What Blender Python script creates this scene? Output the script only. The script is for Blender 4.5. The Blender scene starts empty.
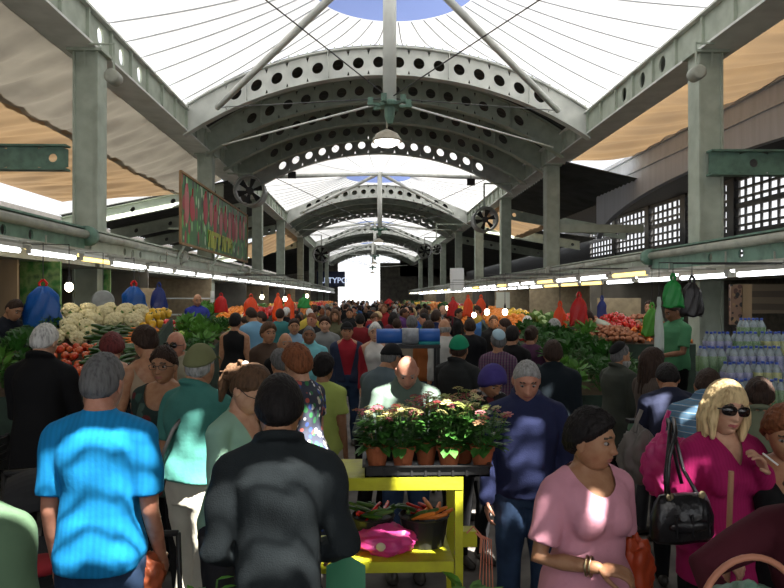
import bpy, math, random
import numpy as np
from mathutils import Vector, Matrix
R = math.radians
PI = math.pi
rnd = random.Random(11)
scene = bpy.context.scene
COL = scene.collection

# ------------------------------------------------------------ camera, sky, sun, exposure
F = 710.0
YAW = math.atan((392-368)/F)
PITCH = math.atan((297-294)/F)
CAMZ = 1.95
cam_d = bpy.data.cameras.new('camera'); cam = bpy.data.objects.new('camera', cam_d); COL.objects.link(cam)
cam_d.sensor_width = 36; cam_d.lens = F/784*36; cam_d.clip_end = 500; cam_d.clip_start = .05
cam.location = (0, 0, CAMZ); cam.rotation_euler = (PI/2+PITCH, 0, -YAW)
scene.camera = cam
CM = cam.rotation_euler.to_matrix()
def P(px, py, Y):
    d = CM @ Vector(((px-392)/F, (294-py)/F, -1)); d *= Y/d.y
    return Vector((d.x, d.y, d.z+CAMZ))
def PX(px, Y): return P(px, 297, Y).x
def PZ(py, Y): return P(368, py, Y).z

scene.view_settings.view_transform = 'Standard'; scene.view_settings.look = 'None'
scene.view_settings.gamma = 1; scene.view_settings.use_curve_mapping = False
scene.view_settings.exposure = 0.15

world = bpy.data.worlds.new('sky'); scene.world = world; world.use_nodes = True
wn = world.node_tree.nodes; wl = world.node_tree.links
bg = wn['Background']
sk_tc = wn.new('ShaderNodeTexCoord'); sk_n = wn.new('ShaderNodeTexNoise'); sk_n.inputs['Scale'].default_value = 3
sk_r = wn.new('ShaderNodeValToRGB')
sk_r.color_ramp.elements[0].color = (.80, .87, 1, 1); sk_r.color_ramp.elements[1].color = (1, .99, .97, 1)
wl.new(sk_tc.outputs['Generated'], sk_n.inputs['Vector']); wl.new(sk_n.outputs['Fac'], sk_r.inputs['Fac'])
wl.new(sk_r.outputs['Color'], bg.inputs['Color']); bg.inputs['Strength'].default_value = 1.15

sun_d = bpy.data.lights.new('sun', 'SUN'); sun = bpy.data.objects.new('sun', sun_d); COL.objects.link(sun)
sun_d.energy = 42; sun_d.angle = R(.4); sun_d.color = (1, .96, .89)
SUN = Vector((.28, -.42, .86)).normalized()          # direction towards the sun: high, behind the camera
sun.rotation_euler = SUN.to_track_quat('Z', 'Y').to_euler()

# ------------------------------------------------------------ materials
MATS = {}
def mat(name, col, rough=.6, metal=0, var=.0, vscale=8, col2=None, bump=0, bscale=40, spec=.4, pat=None, sc=10,
        trans=0, emit=None, estr=0, alpha=1, stretch=(1, 1, 1), cols=None):
    """procedural material; var mixes towards col2 with noise, pat is a pattern name"""
    if name in MATS: return MATS[name]
    m = bpy.data.materials.new(name); m.use_nodes = True
    nt = m.node_tree; N = nt.nodes; L = nt.links
    b = N['Principled BSDF']; b.inputs['Roughness'].default_value = rough; b.inputs['Metallic'].default_value = metal
    b.inputs['Specular IOR Level'].default_value = spec
    c = tuple(col)+(1,) if len(col) == 3 else col
    b.inputs['Base Color'].default_value = c
    tc = N.new('ShaderNodeTexCoord'); mp = N.new('ShaderNodeMapping'); mp.inputs['Scale'].default_value = stretch
    L.new(tc.outputs['Object'], mp.inputs['Vector'])
    vec = mp.outputs['Vector']; out = None
    def ramp(fac, stops, const=False):
        r = N.new('ShaderNodeValToRGB'); cr = r.color_ramp
        if const: cr.interpolation = 'CONSTANT'
        while len(cr.elements) > 1: cr.elements.remove(cr.elements[-1])
        cr.elements[0].position = stops[0][0]; cr.elements[0].color = tuple(stops[0][1])+(1,)
        for p, cc in stops[1:]:
            e = cr.elements.new(p); e.color = tuple(cc)+(1,)
        L.new(fac, r.inputs['Fac']); return r.outputs['Color']
    if pat == 'stripes':           # bands along z
        w = N.new('ShaderNodeTexWave'); w.wave_type = 'BANDS'; w.bands_direction = 'Z'; w.inputs['Scale'].default_value = sc
        w.inputs['Distortion'].default_value = .6; w.inputs['Detail'].default_value = 0
        L.new(vec, w.inputs['Vector']); k = len(cols)
        out = ramp(w.outputs['Fac'], [(i/k, cols[i]) for i in range(k)], True)
    elif pat == 'vstripes':
        w = N.new('ShaderNodeTexWave'); w.wave_type = 'BANDS'; w.bands_direction = 'X'; w.inputs['Scale'].default_value = sc
        L.new(vec, w.inputs['Vector']); out = ramp(w.outputs['Fac'], [(0, col), (1, col2)])
    elif pat == 'cells':           # blotches, flowers
        v = N.new('ShaderNodeTexVoronoi'); v.inputs['Scale'].default_value = sc
        L.new(vec, v.inputs['Vector'])
        s = N.new('ShaderNodeSeparateColor'); L.new(v.outputs['Color'], s.inputs[0]); k = len(cols)
        cc = ramp(s.outputs[0], [(i/k, cols[i]) for i in range(k)], True)
        mk = ramp(v.outputs['Distance'], [(0, (0, 0, 0)), (.42, (0, 0, 0)), (.5, (1, 1, 1))])
        mx = N.new('ShaderNodeMixRGB'); L.new(mk, mx.inputs[0]); L.new(cc, mx.inputs[1]); mx.inputs[2].default_value = c
        out = mx.outputs[0]
    elif pat == 'plaid':
        w1 = N.new('ShaderNodeTexWave'); w1.bands_direction = 'Z'; w1.inputs['Scale'].default_value = sc
        w2 = N.new('ShaderNodeTexWave'); w2.bands_direction = 'X'; w2.inputs['Scale'].default_value = sc
        L.new(vec, w1.inputs['Vector']); L.new(vec, w2.inputs['Vector'])
        a = ramp(w1.outputs['Fac'], [(0, cols[0]), (.6, cols[1])], True); bb = ramp(w2.outputs['Fac'], [(0, cols[2]), (.6, cols[0])], True)
        mx = N.new('ShaderNodeMixRGB'); mx.inputs[0].default_value = .5; L.new(a, mx.inputs[1]); L.new(bb, mx.inputs[2]); out = mx.outputs[0]
    elif pat == 'noise':           # several flat colours mixed by noise
        n = N.new('ShaderNodeTexNoise'); n.inputs['Scale'].default_value = sc; n.inputs['Detail'].default_value = 3
        L.new(vec, n.inputs['Vector']); k = len(cols)
        out = ramp(n.outputs['Fac'], [(.3+.4*i/max(1, k-1), cols[i]) for i in range(k)])
    elif var > 0:
        n = N.new('ShaderNodeTexNoise'); n.inputs['Scale'].default_value = vscale; n.inputs['Detail'].default_value = 4
        L.new(vec, n.inputs['Vector'])
        c2 = col2 or tuple(x*(1-var) for x in col[:3])
        out = ramp(n.outputs['Fac'], [(.32, c2), (.62, col)])
    if out is not None: L.new(out, b.inputs['Base Color'])
    if bump:
        n = N.new('ShaderNodeTexNoise'); n.inputs['Scale'].default_value = bscale; n.inputs['Detail'].default_value = 3
        L.new(vec, n.inputs['Vector']); bp = N.new('ShaderNodeBump'); bp.inputs['Strength'].default_value = bump
        bp.inputs['Distance'].default_value = .01; L.new(n.outputs['Fac'], bp.inputs['Height']); L.new(bp.outputs['Normal'], b.inputs['Normal'])
    if emit:
        b.inputs['Emission Color'].default_value = tuple(emit)+(1,); b.inputs['Emission Strength'].default_value = estr
    if alpha < 1: b.inputs['Alpha'].default_value = alpha
    if trans:
        t = N.new('ShaderNodeBsdfTranslucent'); t.inputs['Color'].default_value = c
        if out is not None: L.new(out, t.inputs['Color'])
        mx = N.new('ShaderNodeMixShader'); mx.inputs[0].default_value = trans
        L.new(b.outputs[0], mx.inputs[1]); L.new(t.outputs[0], mx.inputs[2]); L.new(mx.outputs[0], N['Material Output'].inputs['Surface'])
    MATS[name] = m
    return m

# ------------------------------------------------------------ mesh helpers
class MB:
    """collects vertices and faces of one mesh"""
    def __init__(s): s.v = []; s.f = []; s.m = []; s.cur = 0
    def add(s, vs, fs, mi=None):
        o = len(s.v); s.v.extend([tuple(p) for p in vs]); s.f.extend([tuple(i+o for i in f) for f in fs]); s.m.extend([s.cur if mi is None else mi]*len(fs))
    def box(s, a, b, mi=None, M=None):
        x0, y0, z0 = a; x1, y1, z1 = b
        vs = [Vector(p) for p in ((x0,y0,z0),(x1,y0,z0),(x1,y1,z0),(x0,y1,z0),(x0,y0,z1),(x1,y0,z1),(x1,y1,z1),(x0,y1,z1))]
        if M: vs = [M @ p for p in vs]
        s.add(vs, [(0,3,2,1),(4,5,6,7),(0,1,5,4),(1,2,6,5),(2,3,7,6),(3,0,4,7)], mi)
    def bar(s, a, b, w, h=None, mi=None, up=(0, 0, 1)):
        """rectangular bar from a to b"""
        a = Vector(a); b = Vector(b); h = h or w; d = (b-a).normalized(); u = Vector(up)
        if abs(d.dot(u)) > .98: u = Vector((0, 1, 0))
        x = d.cross(u).normalized(); y = x.cross(d).normalized(); vs = []
        for q in (a, b):
            for sx, sy in ((-1,-1),(1,-1),(1,1),(-1,1)): vs.append(q+x*sx*w/2+y*sy*h/2)
        s.add(vs, [(0,3,2,1),(4,5,6,7),(0,1,5,4),(1,2,6,5),(2,3,7,6),(3,0,4,7)], mi)
    def rings(s, R_, cap=True, mi=None, closed=False):
        """R_ list of equally long rings of points"""
        n = len(R_[0]); o = len(s.v); fs = []
        for r in R_: s.v.extend([tuple(p) for p in r])
        k = len(R_)
        for i in range(k if closed else k-1):
            i2 = (i+1) % k
            for j in range(n):
                fs.append((o+i*n+j, o+i*n+(j+1) % n, o+i2*n+(j+1) % n, o+i2*n+j))
        if cap and not closed:
            fs.append(tuple(o+j for j in reversed(range(n)))); fs.append(tuple(o+(k-1)*n+j for j in range(n)))
        s.f.extend(fs); s.m.extend([s.cur if mi is None else mi]*len(fs))
    def tube(s, pts, r, n=8, mi=None, cap=True, round_ends=False):
        pts = [Vector(p) for p in pts]; rr = list(r) if hasattr(r, '__len__') else [r]*len(pts)
        if round_ends:
            d0 = (pts[0]-pts[1]).normalized(); d1 = (pts[-1]-pts[-2]).normalized(); r0, r1 = rr[0], rr[-1]
            pts = [pts[0]+d0*r0*.98, pts[0]+d0*r0*.7]+pts+[pts[-1]+d1*r1*.7, pts[-1]+d1*r1*.98]
            rr = [r0*.2, r0*.72]+rr+[r1*.72, r1*.2]
        RR = []; px = None
        for i, p in enumerate(pts):
            t = (pts[min(i+1, len(pts)-1)]-pts[max(i-1, 0)])
            t = t.normalized() if t.length > 1e-9 else Vector((0, 0, 1))
            if px is None:
                u = Vector((0, 0, 1)) if abs(t.z) < .9 else Vector((1, 0, 0)); px = t.cross(u).normalized()
            x = (px - t*px.dot(t)); x = x.normalized() if x.length > 1e-6 else t.orthogonal().normalized(); px = x
            y = t.cross(x)
            RR.append([p+(x*math.cos(2*PI*j/n)+y*math.sin(2*PI*j/n))*rr[i] for j in range(n)])
        s.rings(RR, cap, mi)
    def ball(s, c, r, nu=12, nv=8, mi=None, M=None):
        c = Vector(c); r = Vector(r) if hasattr(r, '__len__') else Vector((r, r, r)); RR = []
        for i in range(nv+1):
            th = PI*(i+.02)/(nv+.04); RR.append([Vector((math.sin(th)*math.cos(2*PI*j/nu)*r.x, math.sin(th)*math.sin(2*PI*j/nu)*r.y, -math.cos(th)*r.z)) for j in range(nu)])
        if M: RR = [[M @ p for p in q] for q in RR]
        s.rings([[p+c for p in q] for q in RR], True, mi)
    def lathe(s, prof, c=(0, 0, 0), n=16, mi=None, cap=True):
        c = Vector(c); s.rings([[c+Vector((r*math.cos(2*PI*j/n), r*math.sin(2*PI*j/n), z)) for j in range(n)] for r, z in prof], cap, mi)
    def sheet(s, fn, nu, nv, mi=None, skip=None):
        o = len(s.v)
        for i in range(nu+1):
            for j in range(nv+1): s.v.append(tuple(fn(i/nu, j/nv)))
        k = 0
        for i in range(nu):
            for j in range(nv):
                if skip and skip(i, j): continue
                a = o+i*(nv+1)+j; s.f.append((a, a+nv+1, a+nv+2, a+1)); k += 1
        s.m.extend([s.cur if mi is None else mi]*k)
    def slab(s, fn, nu, nv, th, mi=None):
        """sheet with thickness th along its rough normal -> two sheets and a rim"""
        top = [[Vector(fn(i/nu, j/nv)) for j in range(nv+1)] for i in range(nu+1)]
        n = (top[-1][0]-top[0][0]).cross(top[0][-1]-top[0][0]).normalized()*th
        o = len(s.v); W = nv+1; T = (nu+1)*W
        for r in top: s.v.extend(tuple(p) for p in r)
        for r in top: s.v.extend(tuple(p-n) for p in r)
        fs = []
        for i in range(nu):
            for j in range(nv):
                a = o+i*W+j; fs.append((a, a+W, a+W+1, a+1)); fs.append((a+T, a+T+1, a+T+W+1, a+T+W))
        for i in range(nu):
            a = o+i*W; fs.append((a, a+T, a+T+W, a+W)); a = o+i*W+nv; fs.append((a, a+W, a+W+T, a+T))
        for j in range(nv):
            a = o+j; fs.append((a, a+1, a+1+T, a+T)); a = o+nu*W+j; fs.append((a, a+T, a+T+1, a+1))
        s.f.extend(fs); s.m.extend([s.cur if mi is None else mi]*len(fs))
    def mesh(s, name, mats, smooth=False):
        me = bpy.data.meshes.new(name); me.from_pydata(s.v, [], s.f); 
        for m_ in (mats if isinstance(mats, (list, tuple)) else [mats]): me.materials.append(m_)
        if any(s.m): me.polygons.foreach_set('material_index', s.m)
        if smooth: me.polygons.foreach_set('use_smooth', [True]*len(s.f))
        me.update(); return me
    def build(s, name, mats, parent=None, smooth=False, loc=None, **kw):
        return link(name, s.mesh(name, mats, smooth), parent, loc, **kw)

def link(name, me, parent=None, loc=None, label=None, cat=None, group=None, kind=None, rotz=0):
    o = bpy.data.objects.new(name, me); COL.objects.link(o)
    if parent is not None: o.parent = parent
    if loc is not None: o.location = loc
    if rotz: o.rotation_euler = (0, 0, rotz)
    tag(o, label, cat, group, kind); return o
def tag(o, label=None, cat=None, group=None, kind=None):
    if label: o['label'] = label
    if cat: o['category'] = cat
    if group: o['group'] = group
    if kind: o['kind'] = kind
    return o
def thing(name, label, cat, loc=(0, 0, 0), rotz=0, group=None):
    return link(name, None, None, loc, label, cat, group, None, rotz)
def dup(o, loc=None, rot=None, scale=None, label=None, group=None, parent=None):
    c = o.copy(); COL.objects.link(c)
    if parent is not None: c.parent = parent
    if loc is not None: c.location = loc
    if rot is not None: c.rotation_euler = rot
    if scale is not None: c.scale = (scale, scale, scale) if not hasattr(scale, '__len__') else scale
    if label: c['label'] = label
    if group: c['group'] = group
    for ch in list(o.children): dup(ch, parent=c)
    return c
def hole_plate(mb, fn, us, v0, v1, holes, th, n=20, mi=None):
    """perforated plate. us: cell borders; fn(u,v)->Vector, thickness direction given by fn(u,v,t). holes: {cell index: (radius_u, radius_v)}"""
    for k in range(len(us)-1):
        a, b = us[k], us[k+1]
        for t0, t1 in ((0, 1),):
            if k not in holes:
                c = [fn(a, v0, 0), fn(b, v0, 0), fn(b, v1, 0), fn(a, v1, 0), fn(a, v0, th), fn(b, v0, th), fn(b, v1, th), fn(a, v1, th)]
                mb.add(c, [(0,3,2,1),(4,5,6,7),(0,1,5,4),(2,3,7,6)], mi); continue
            ru, rv = holes[k]; cu, cv = (a+b)/2, (v0+v1)/2; hu, hv = (b-a)/2, (v1-v0)/2
            ins, out = [], []
            for j in range(n):
                an = 2*PI*(j+.5)/n; cx, sy = math.cos(an), math.sin(an)
                ins.append((cu+ru*cx, cv+rv*sy)); q = 1/max(abs(cx), abs(sy)); out.append((cu+hu*cx*q, cv+hv*sy*q))
            vs = [fn(u, v, t) for t in (0, th) for ring in (ins, out) for (u, v) in ring]
            fs = []
            for j in range(n):
                j2 = (j+1) % n
                fs.append((j, j2, n+j2, n+j)); fs.append((2*n+j, 3*n+j, 3*n+j2, 2*n+j2)); fs.append((j, 2*n+j, 2*n+j2, j2))
            mb.add(vs, fs, mi)
# ------------------------------------------------------------ the hall
XL, XR, XC = -5.0, 6.16, .58
ZB, ZT = CAMZ+4.6, CAMZ+5.25
AP = CAMZ+7.03
def arch_top(x, R_=10.2): d = x-XC; return AP - (R_-math.sqrt(R_*R_-d*d))
YA = [-4.5, 19.9, 44.3, 68.7, 93.1]       # front ribs of the barrel bays
BL = 10.8
YEND = 104
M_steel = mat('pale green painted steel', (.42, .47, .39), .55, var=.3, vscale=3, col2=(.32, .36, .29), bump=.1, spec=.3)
M_steelL = mat('weathered off white steel', (.72, .74, .70), .5, var=.3, vscale=2, col2=(.58, .60, .56), bump=.1)
M_rib = mat('grey arch steel', (.60, .62, .58), .5, var=.25, vscale=2, col2=(.46, .48, .45))
M_skin = mat('dark corrugated roof', (.085, .09, .085), .7, var=.4, vscale=1.5, pat='vstripes', sc=0.9, col2=(.05, .055, .05), stretch=(0, 0, 0))
M_skin = mat('dark roof sheet', (.065, .068, .064), .7, var=.4, vscale=1.5)
M_teal = mat('sea green painted steel', (.13, .24, .18), .5, var=.4, vscale=5, col2=(.08, .14, .11), bump=.1)
M_pipe = mat('dusty beige pipe', (.36, .37, .31), .45, var=.35, vscale=4)
M_conc = mat('grimy concrete', (.20, .185, .155), .85, var=.4, vscale=2, bump=.3)
M_dark = mat('very dark metal', (.02, .02, .02), .5)
M_mem = mat('white tensile fabric', (.92, .93, .95), .6, trans=.095)
M_blue = mat('blue tensile fabric', (.17, .23, .46), .6, trans=.15)
M_seam = mat('fabric seam', (.62, .64, .68), .7, trans=.03)

def struct(name, mb, m, smooth=False): return mb.build(name, m, smooth=smooth, kind='structure')
# floor
mb = MB(); mb.box((-30, -20, -.3), (34, 130, 0))
M_floor = mat('worn market paving', (.16, .145, .13), .75, pat='noise', sc=2.5, cols=[(.045, .04, .036), (.11, .10, .09), (.17, .155, .14)], bump=.35, bscale=12)
struct('floor', mb, M_floor)

# membrane over the open bays: ceiling cloth + blue centre + seams
def mem_z(x, y, yc):
    r = math.hypot(x-XC, y-yc); return arch_top(x)+.12+.9*math.exp(-(r/1.2)**2)-.6*math.exp(-((r-2.2)/1.6)**2)
bays = [(YA[i]+BL, YA[i+1]) for i in range(4)]
for bi, (y0, y1) in enumerate(bays):
    yc = (y0+y1)/2 + 2.3; mb = MB(); yy0 = y0-.1; yy1 = y1+.1
    xa, xb = XL-.35, XR+.35
    nR, nT = 15, 96
    # polar grid from the centre to the rectangle border, so that the blue disc is round
    ringR = 1.8
    def border(t):
        c, s_ = math.cos(t), math.sin(t); k = []
        if c > 1e-6: k.append((xb-XC)/c)
        if c < -1e-6: k.append((xa-XC)/c)
        if s_ > 1e-6: k.append((yy1-yc)/s_)
        if s_ < -1e-6: k.append((yy0-yc)/s_)
        return min(k)
    def mp(t, q):
        rb = border(t); r = q*ringR/0.25 if q <= .25 else ringR+(q-.25)/.75*(rb-ringR)
        x, y = XC+r*math.cos(t), yc+r*math.sin(t)
        if q <= .25: return Vector((x, y, CAMZ+6.69+.5*(1-(q/.25)**2)))
        k = (q-.25)/.75; zb_ = arch_top(XC+rb*math.cos(t))+.12; return Vector((x, y, (CAMZ+6.69)*(1-k)+zb_*k-.10*math.sin(PI*k)))
    o = len(mb.v); qs = [i/nR*1.0 for i in range(nR+1)]; qs = [0.002, .08, .16, .25]+[.25+.75*(i/nR) for i in range(1, nR+1)]
    for q in qs:
        for j in range(nT): mb.v.append(tuple(mp(2*PI*j/nT, q)))
    for i in range(len(qs)-1):
        for j in range(nT):
            mb.f.append((i*nT+j, i*nT+(j+1) % nT, (i+1)*nT+(j+1) % nT, (i+1)*nT+j)); mb.m.append(1 if i < 3 else 0)
    ce = mb.build('ceiling', [M_mem, M_blue], smooth=True, kind='structure')
    sm = MB()
    for j in range(0, 36):
        t = 2*PI*(j+.5)/36; sm.tube([mp(t, q)-Vector((0, 0, .03)) for q in qs[3:]], .016, 5)
    sm.build('ceiling_seam', M_seam, ce)

# barrel roof skins + ribs
def arc_pt(x, dz=0): return arch_top(x)+dz
def make_rib(hol=True):
    mb = MB(); n = 20; us = [XL-.1+(XR-XL+.2)*i/n for i in range(n+1)]
    holes = {i: (.125, .125) for i in range(3, n-3)} if hol else {}
    class _: pass
    def fn(u, v, t=0): return Vector((u, t, arch_top(u)-v*.74-.06))
    # v goes over 0..1 but the hole wants equal metric radii
    for k in range(n):
        a, b = us[k], us[k+1]
        hole_plate(mb, fn, [a, b], 0, 1, {0: (.155, .21)} if 1 < k < n-2 else {}, .03, 18)
    def fl(u, dz, w, th):
        pass
    for dz, w in ((-.05, .26), (-.84, .30)):
        P0 = [[Vector((u, -w/2, arch_top(u)+dz)), Vector((u, w/2, arch_top(u)+dz)), Vector((u, w/2, arch_top(u)+dz+.035)), Vector((u, -w/2, arch_top(u)+dz+.035))] for u in us]
        mb.rings(P0)
    for k in (3, 7, 10, 13, 17):
        mb.bar((us[k], -.05, arch_top(us[k])-.82), (us[k], -.05, arch_top(us[k])-.04), .03, .1)
    return mb.mesh('arch_rib', M_rib)
rib_me = make_rib()
def rail_mesh():
    mb = MB(); N = 44
    for k in range(N+1):
        u = XL+(XR-XL)*k/N; z = arch_top(u); mb.bar((u, 0, z), (u, 0, z+.13), .03)
    mb.tube([(XL+(XR-XL)*k/N, 0, arch_top(XL+(XR-XL)*k/N)+.14) for k in range(N+1)], .022, 5)
    return mb.mesh('edge_rail', M_steel)
rail_me = rail_mesh()
ordn = ['nearest', 'second', 'third', 'fourth', 'fifth']
for bi, y in enumerate(YA):
    if bi == 4: BLx = 11.2
    else: BLx = BL
    if bi > 0:
        mb = MB(); n = 56
        def fn(u, v):
            x = XL-.3+(XR-XL+.6)*u; return Vector((x, y+.02+BLx*v, arch_top(x)+.02+.03*math.sin(v*BLx*2*PI/.35)))
        def top(u, v): 
            p = fn(u, v); return p
        mb.slab(fn, 28, 180, -.03)
        struct('ceiling', mb, M_skin)
    k = 5
    for j in range(k):
        if bi == 0 and j < k-1: continue
        yy = y+BLx*j/(k-1)
        pos = 'front' if j == 0 else 'rear' if j == 4 else ['', 'second', 'middle', 'fourth'][j]
        if bi == 0: pos = 'rear'
        rt = thing('roof_arch', 'perforated roof arch, %s one in the %s dark vault from the camera' % (pos, ordn[bi-1] if bi else 'overhead'), 'roof arch', (0, yy, 0), group='perforated roof arches')
        rp = link('rib_plate', rib_me, rt)
        if j in (1, 2, 3): rp.material_slots[0].link = 'OBJECT'; rp.material_slots[0].material = M_steel  # inner ribs take the darker steel: their shade is put into the colour
        if j in (0, 4): link('edge_rail', rail_me, rt)
# vault above the camera: unseen, its gaps placed to shape the sun patches (see below)
def roof_hole_targets():
    T = []
    def t(px, py, Y, w, l): T.append((P(px, py, Y), w, l))
    return T

# long girders
def girder(side):
    x = XL if side < 0 else XR; s_ = side; nm = 'left' if s_ < 0 else 'right'
    t = thing('girder', 'long %s steel girder carrying the roof arches on the %s side' % ('pale', nm), 'girder', (x, 5, ZB), group=None)
    y0, y1 = -6, YEND; L0 = Vector((0, -5, 0))
    wx = x+s_*.06
    # web with oval openings
    cells = {}; 
    hy = ([13.6, 14.75, 15.9] if s_ < 0 else [14.8, 15.9, 17.05]); hy = hy+[h+24.4 for h in hy]
    us = [y0]
    for h in hy: us += [h-.3, h+.3]
    us.append(y1); mb = MB()
    def fn(u, v, t_=0): return Vector((wx+s_*t_, u, ZB+v))-Vector((x, 5, ZB))
    hole_plate(mb, fn, us, .04, ZT-ZB-.04, {1+2*i: (.16, .17) for i in range(len(hy))}, .04, 20)
    mb.build('web', M_steel, t)
    mb = MB()
    mb.box((x-.0 if s_ > 0 else x-.72, y0, ZB), (x+.72 if s_ > 0 else x, y1, ZB+.045)); 
    mb.box((x-.04 if s_ > 0 else x-.2, y0, ZT-.045), (x+.72 if s_ > 0 else x+.04, y1, ZT))
    if s_ > 0: mb.box((x+.66, y0, ZB+.045), (x+.70, y1, ZT-.045))
    for v in range(len(mb.v)): mb.v[v] = tuple(Vector(mb.v[v])-Vector((x, 5, ZB)))
    mb.build('flange', M_steelL, t)
    mb = MB(); mb.box((min(x, wx)-x, 0, .04), (max(x, wx)-x, .05, ZT-ZB-.04)); sme = mb.mesh('stiffener', M_steel); y = y0+.5
    while y < y1:
        link('stiffener', sme, t, (0, y-5, 0)); y += 1.15
    return t
gl = girder(-1); gr = girder(1)

# columns
COLS_L = [13.3, 22.9, 33.6, 42.5, 55, 66, 78, 90]; COLS_R = [13.0, 24.3, 32.6, 40.5, 49.7, 60, 72, 86]
def col_mesh(nm, m):
    mb = MB(); w = .46
    mb.box((-.23, 0, 0), (-.19, .46, ZB)); mb.box((.19, 0, 0), (.23, .46, ZB)); mb.box((-.19, .04, 0), (.19, .42, ZB))
    return mb.mesh(nm, m)
cme = col_mesh('column_shaft', M_steel)
def col_cap():
    mb = MB(); mb.box((-.32, -.06, ZB-.05), (.32, .52, ZB))
    mb.add([(-.02, -.05, ZB-.05), (.02, -.05, ZB-.05), (.02, -.05, ZB-.05), (.02, .0, ZB-.32), (-.02, .0, ZB-.32)], [(0, 1, 3, 4)])
    return mb.mesh('column_cap', M_steel)
ccap = col_cap()
for s_, ys in ((-1, COLS_L), (1, COLS_R)):
    for i, y in enumerate(ys):
        x = (XL-.23 if s_ < 0 else XR+.23)
        t = thing('column', 'pale green steel column, %s from the camera in the %s row under the girder' % (['nearest', 'second', 'third', 'fourth', 'fifth', 'sixth', 'seventh', 'farthest'][i], 'left' if s_ < 0 else 'right'), 'column', (x, y, 0), group='steel columns of the hall')
        link('shaft', cme, t); link('cap', ccap, t)
# flying masts with struts and cables
M_cable = mat('thin dark cable', (.05, .05, .05), .5)
def tube_obj(name, pts, r, m, parent, n=10, off=(0, 0, 0)):
    mb = MB(); mb.tube([Vector(p)-Vector(off) for p in pts], r, n); return mb.build(name, m, parent, smooth=True)
for bi, (y0, y1) in enumerate(bays):
    yc = (y0+y1)/2; xm = [.40, .62, .60, .58][bi]; z0 = CAMZ+3.62; z1 = CAMZ+6.62
    t = thing('roof_mast', 'white vertical mast hanging in the %s bright bay of the roof' % ordn[bi], 'mast', (xm, yc, z0), group='hanging roof masts'); O = (xm, yc, z0)
    tube_obj('pole', [(xm, yc, z0), (xm, yc, z1)], .125, M_steelL, t, 16, O)
    for (sx, yy) in ((-1, y0), (1, y0), (-1, y1), (1, y1)):
        cx = XC+sx*4.72; e = (cx, yy+(.15 if yy == y0 else -.25), arch_top(cx)-.66)
        tube_obj('strut', [e, (xm+sx*.1, yc, z1-.12)], .085, M_steelL, t, 12, O)
        tube_obj('cable', [e, (xm, yc, z0+.05)], .012 if bi == 0 else .016, M_cable, t, 5, O)
        if yy == y1: tube_obj('tie_rod', [(cx-sx*.15, yy-.3, z0+.55), (xm, yc, z0+.0)], .022, M_steelL, t, 6, O)
    if bi == 0:
        for sx in (-1, 1):
            e = (XC+sx*4.8, y1-.3, arch_top(XC+4.8)-.72)
    mb = MB()
    mb.lathe([(.05, -.42), (.09, -.3), (.1, -.12), (.19, -.1), (.19, -.04), (.13, 0)], (0, 0, 0), 14)
    for a in range(6):
        an = a*PI/3+.2; mb.bar((0, 0, -.1), (.42*math.cos(an), .42*math.sin(an), -.06), .05); mb.box((.36*math.cos(an)-.05, .36*math.sin(an)-.05, -.1), (.36*math.cos(an)+.05, .36*math.sin(an)+.05, .04))
    mb.build('anchor_plate', M_teal, t)
    # bell lamp below the mast
M_lampglass = mat('frosted lamp glass', (.9, .9, .85), .4, emit=(1, .97, .9), estr=3)
M_lamp = mat('bell lamp shade', (.42, .38, .30), .5, var=.3)
for bi, (y0, y1) in enumerate(bays):
    yc = (y0+y1)/2; xm = [.40, .62, .60, .58][bi]; zc = CAMZ+3.62-.55
    tt = thing('hanging_lamp', 'bell shaped lamp hanging under the mast of the %s bright roof bay' % ordn[bi], 'lamp', (xm-.05, yc, zc), group='bell lamps under the masts')
    mb = MB(); mb.tube([(0, 0, .0), (0, 0, .3)], .02, 6); mb.lathe([(.04, .02), (.09, 0), (.2, -.06), (.27, -.16), (.28, -.2), (.26, -.2), (.24, -.15), (.1, -.05)], n=20)
    mb.build('lamp_shade', M_lamp, tt, smooth=True)
    mb = MB(); mb.lathe([(.01, -.3), (.12, -.29), (.2, -.25), (.24, -.19), (.2, -.16)], n=20); mb.build('lens', M_lampglass, tt, smooth=True)

# side walls of the outer aisles
M_tarp = mat('tan shade cloth', (.46, .31, .17), .8, var=.3, vscale=.6, col2=(.36, .25, .15), trans=.085, bump=.4, bscale=2)
M_tarpG = mat('greyed shade cloth', (.42, .38, .31), .8, var=.3, vscale=1, col2=(.31, .28, .23), trans=.06, bump=.4, bscale=2)
def tarp(name, prof, y0, y1, m, label, drop=0, nu=20, nv=34, wr=.045, endcurve=0):
    mb = MB()
    def fn(u, v):
        k = u*(len(prof)-1); i = min(int(k), len(prof)-2); f = k-i
        x = prof[i][0]*(1-f)+prof[i+1][0]*f; z = prof[i][1]*(1-f)+prof[i+1][1]*f
        y = y0+(y1-y0)*v - endcurve*u*v
        w_ = math.sin(PI*u)**.6; z += w_*(wr*math.sin(v*(y1-y0)*2*PI/1.15+u*3)+.6*wr*math.sin(v*(y1-y0)*2*PI/.55+x*2)-.14*math.sin(PI*((v*(y1-y0)/3.4) % 1)))
        return Vector((x, y, CAMZ+z))
    mb.sheet(fn, nu, int((y1-y0)*10), 0)
    return mb.build(name, m, smooth=True, label=label, cat='awning')
tarp('shade_cloth', [(-5.71, 4.62), (-7.5, 3.98)], 4, 28, M_tarpG, 'greyish upper shade cloth sagging beside the left girder')
tarp('shade_cloth', [(-7.3, 4.04), (-9, 3.70), (-10.6, 3.30)], 4, 28, M_tarp, 'glowing tan lower shade cloth of the left side aisle', endcurve=3)
tarp('shade_cloth', [(6.87, 4.62), (8.0, 4.75), (9.15, 4.86)], 4, 23.9, M_tarp, 'sunlit tan shade cloth behind the first column on the right')
tarp('shade_cloth', [(6.6, 4.58), (9.4, 3.6)], 35.5, 43, M_tarp, 'glowing orange shade cloth behind the second right column')
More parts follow.
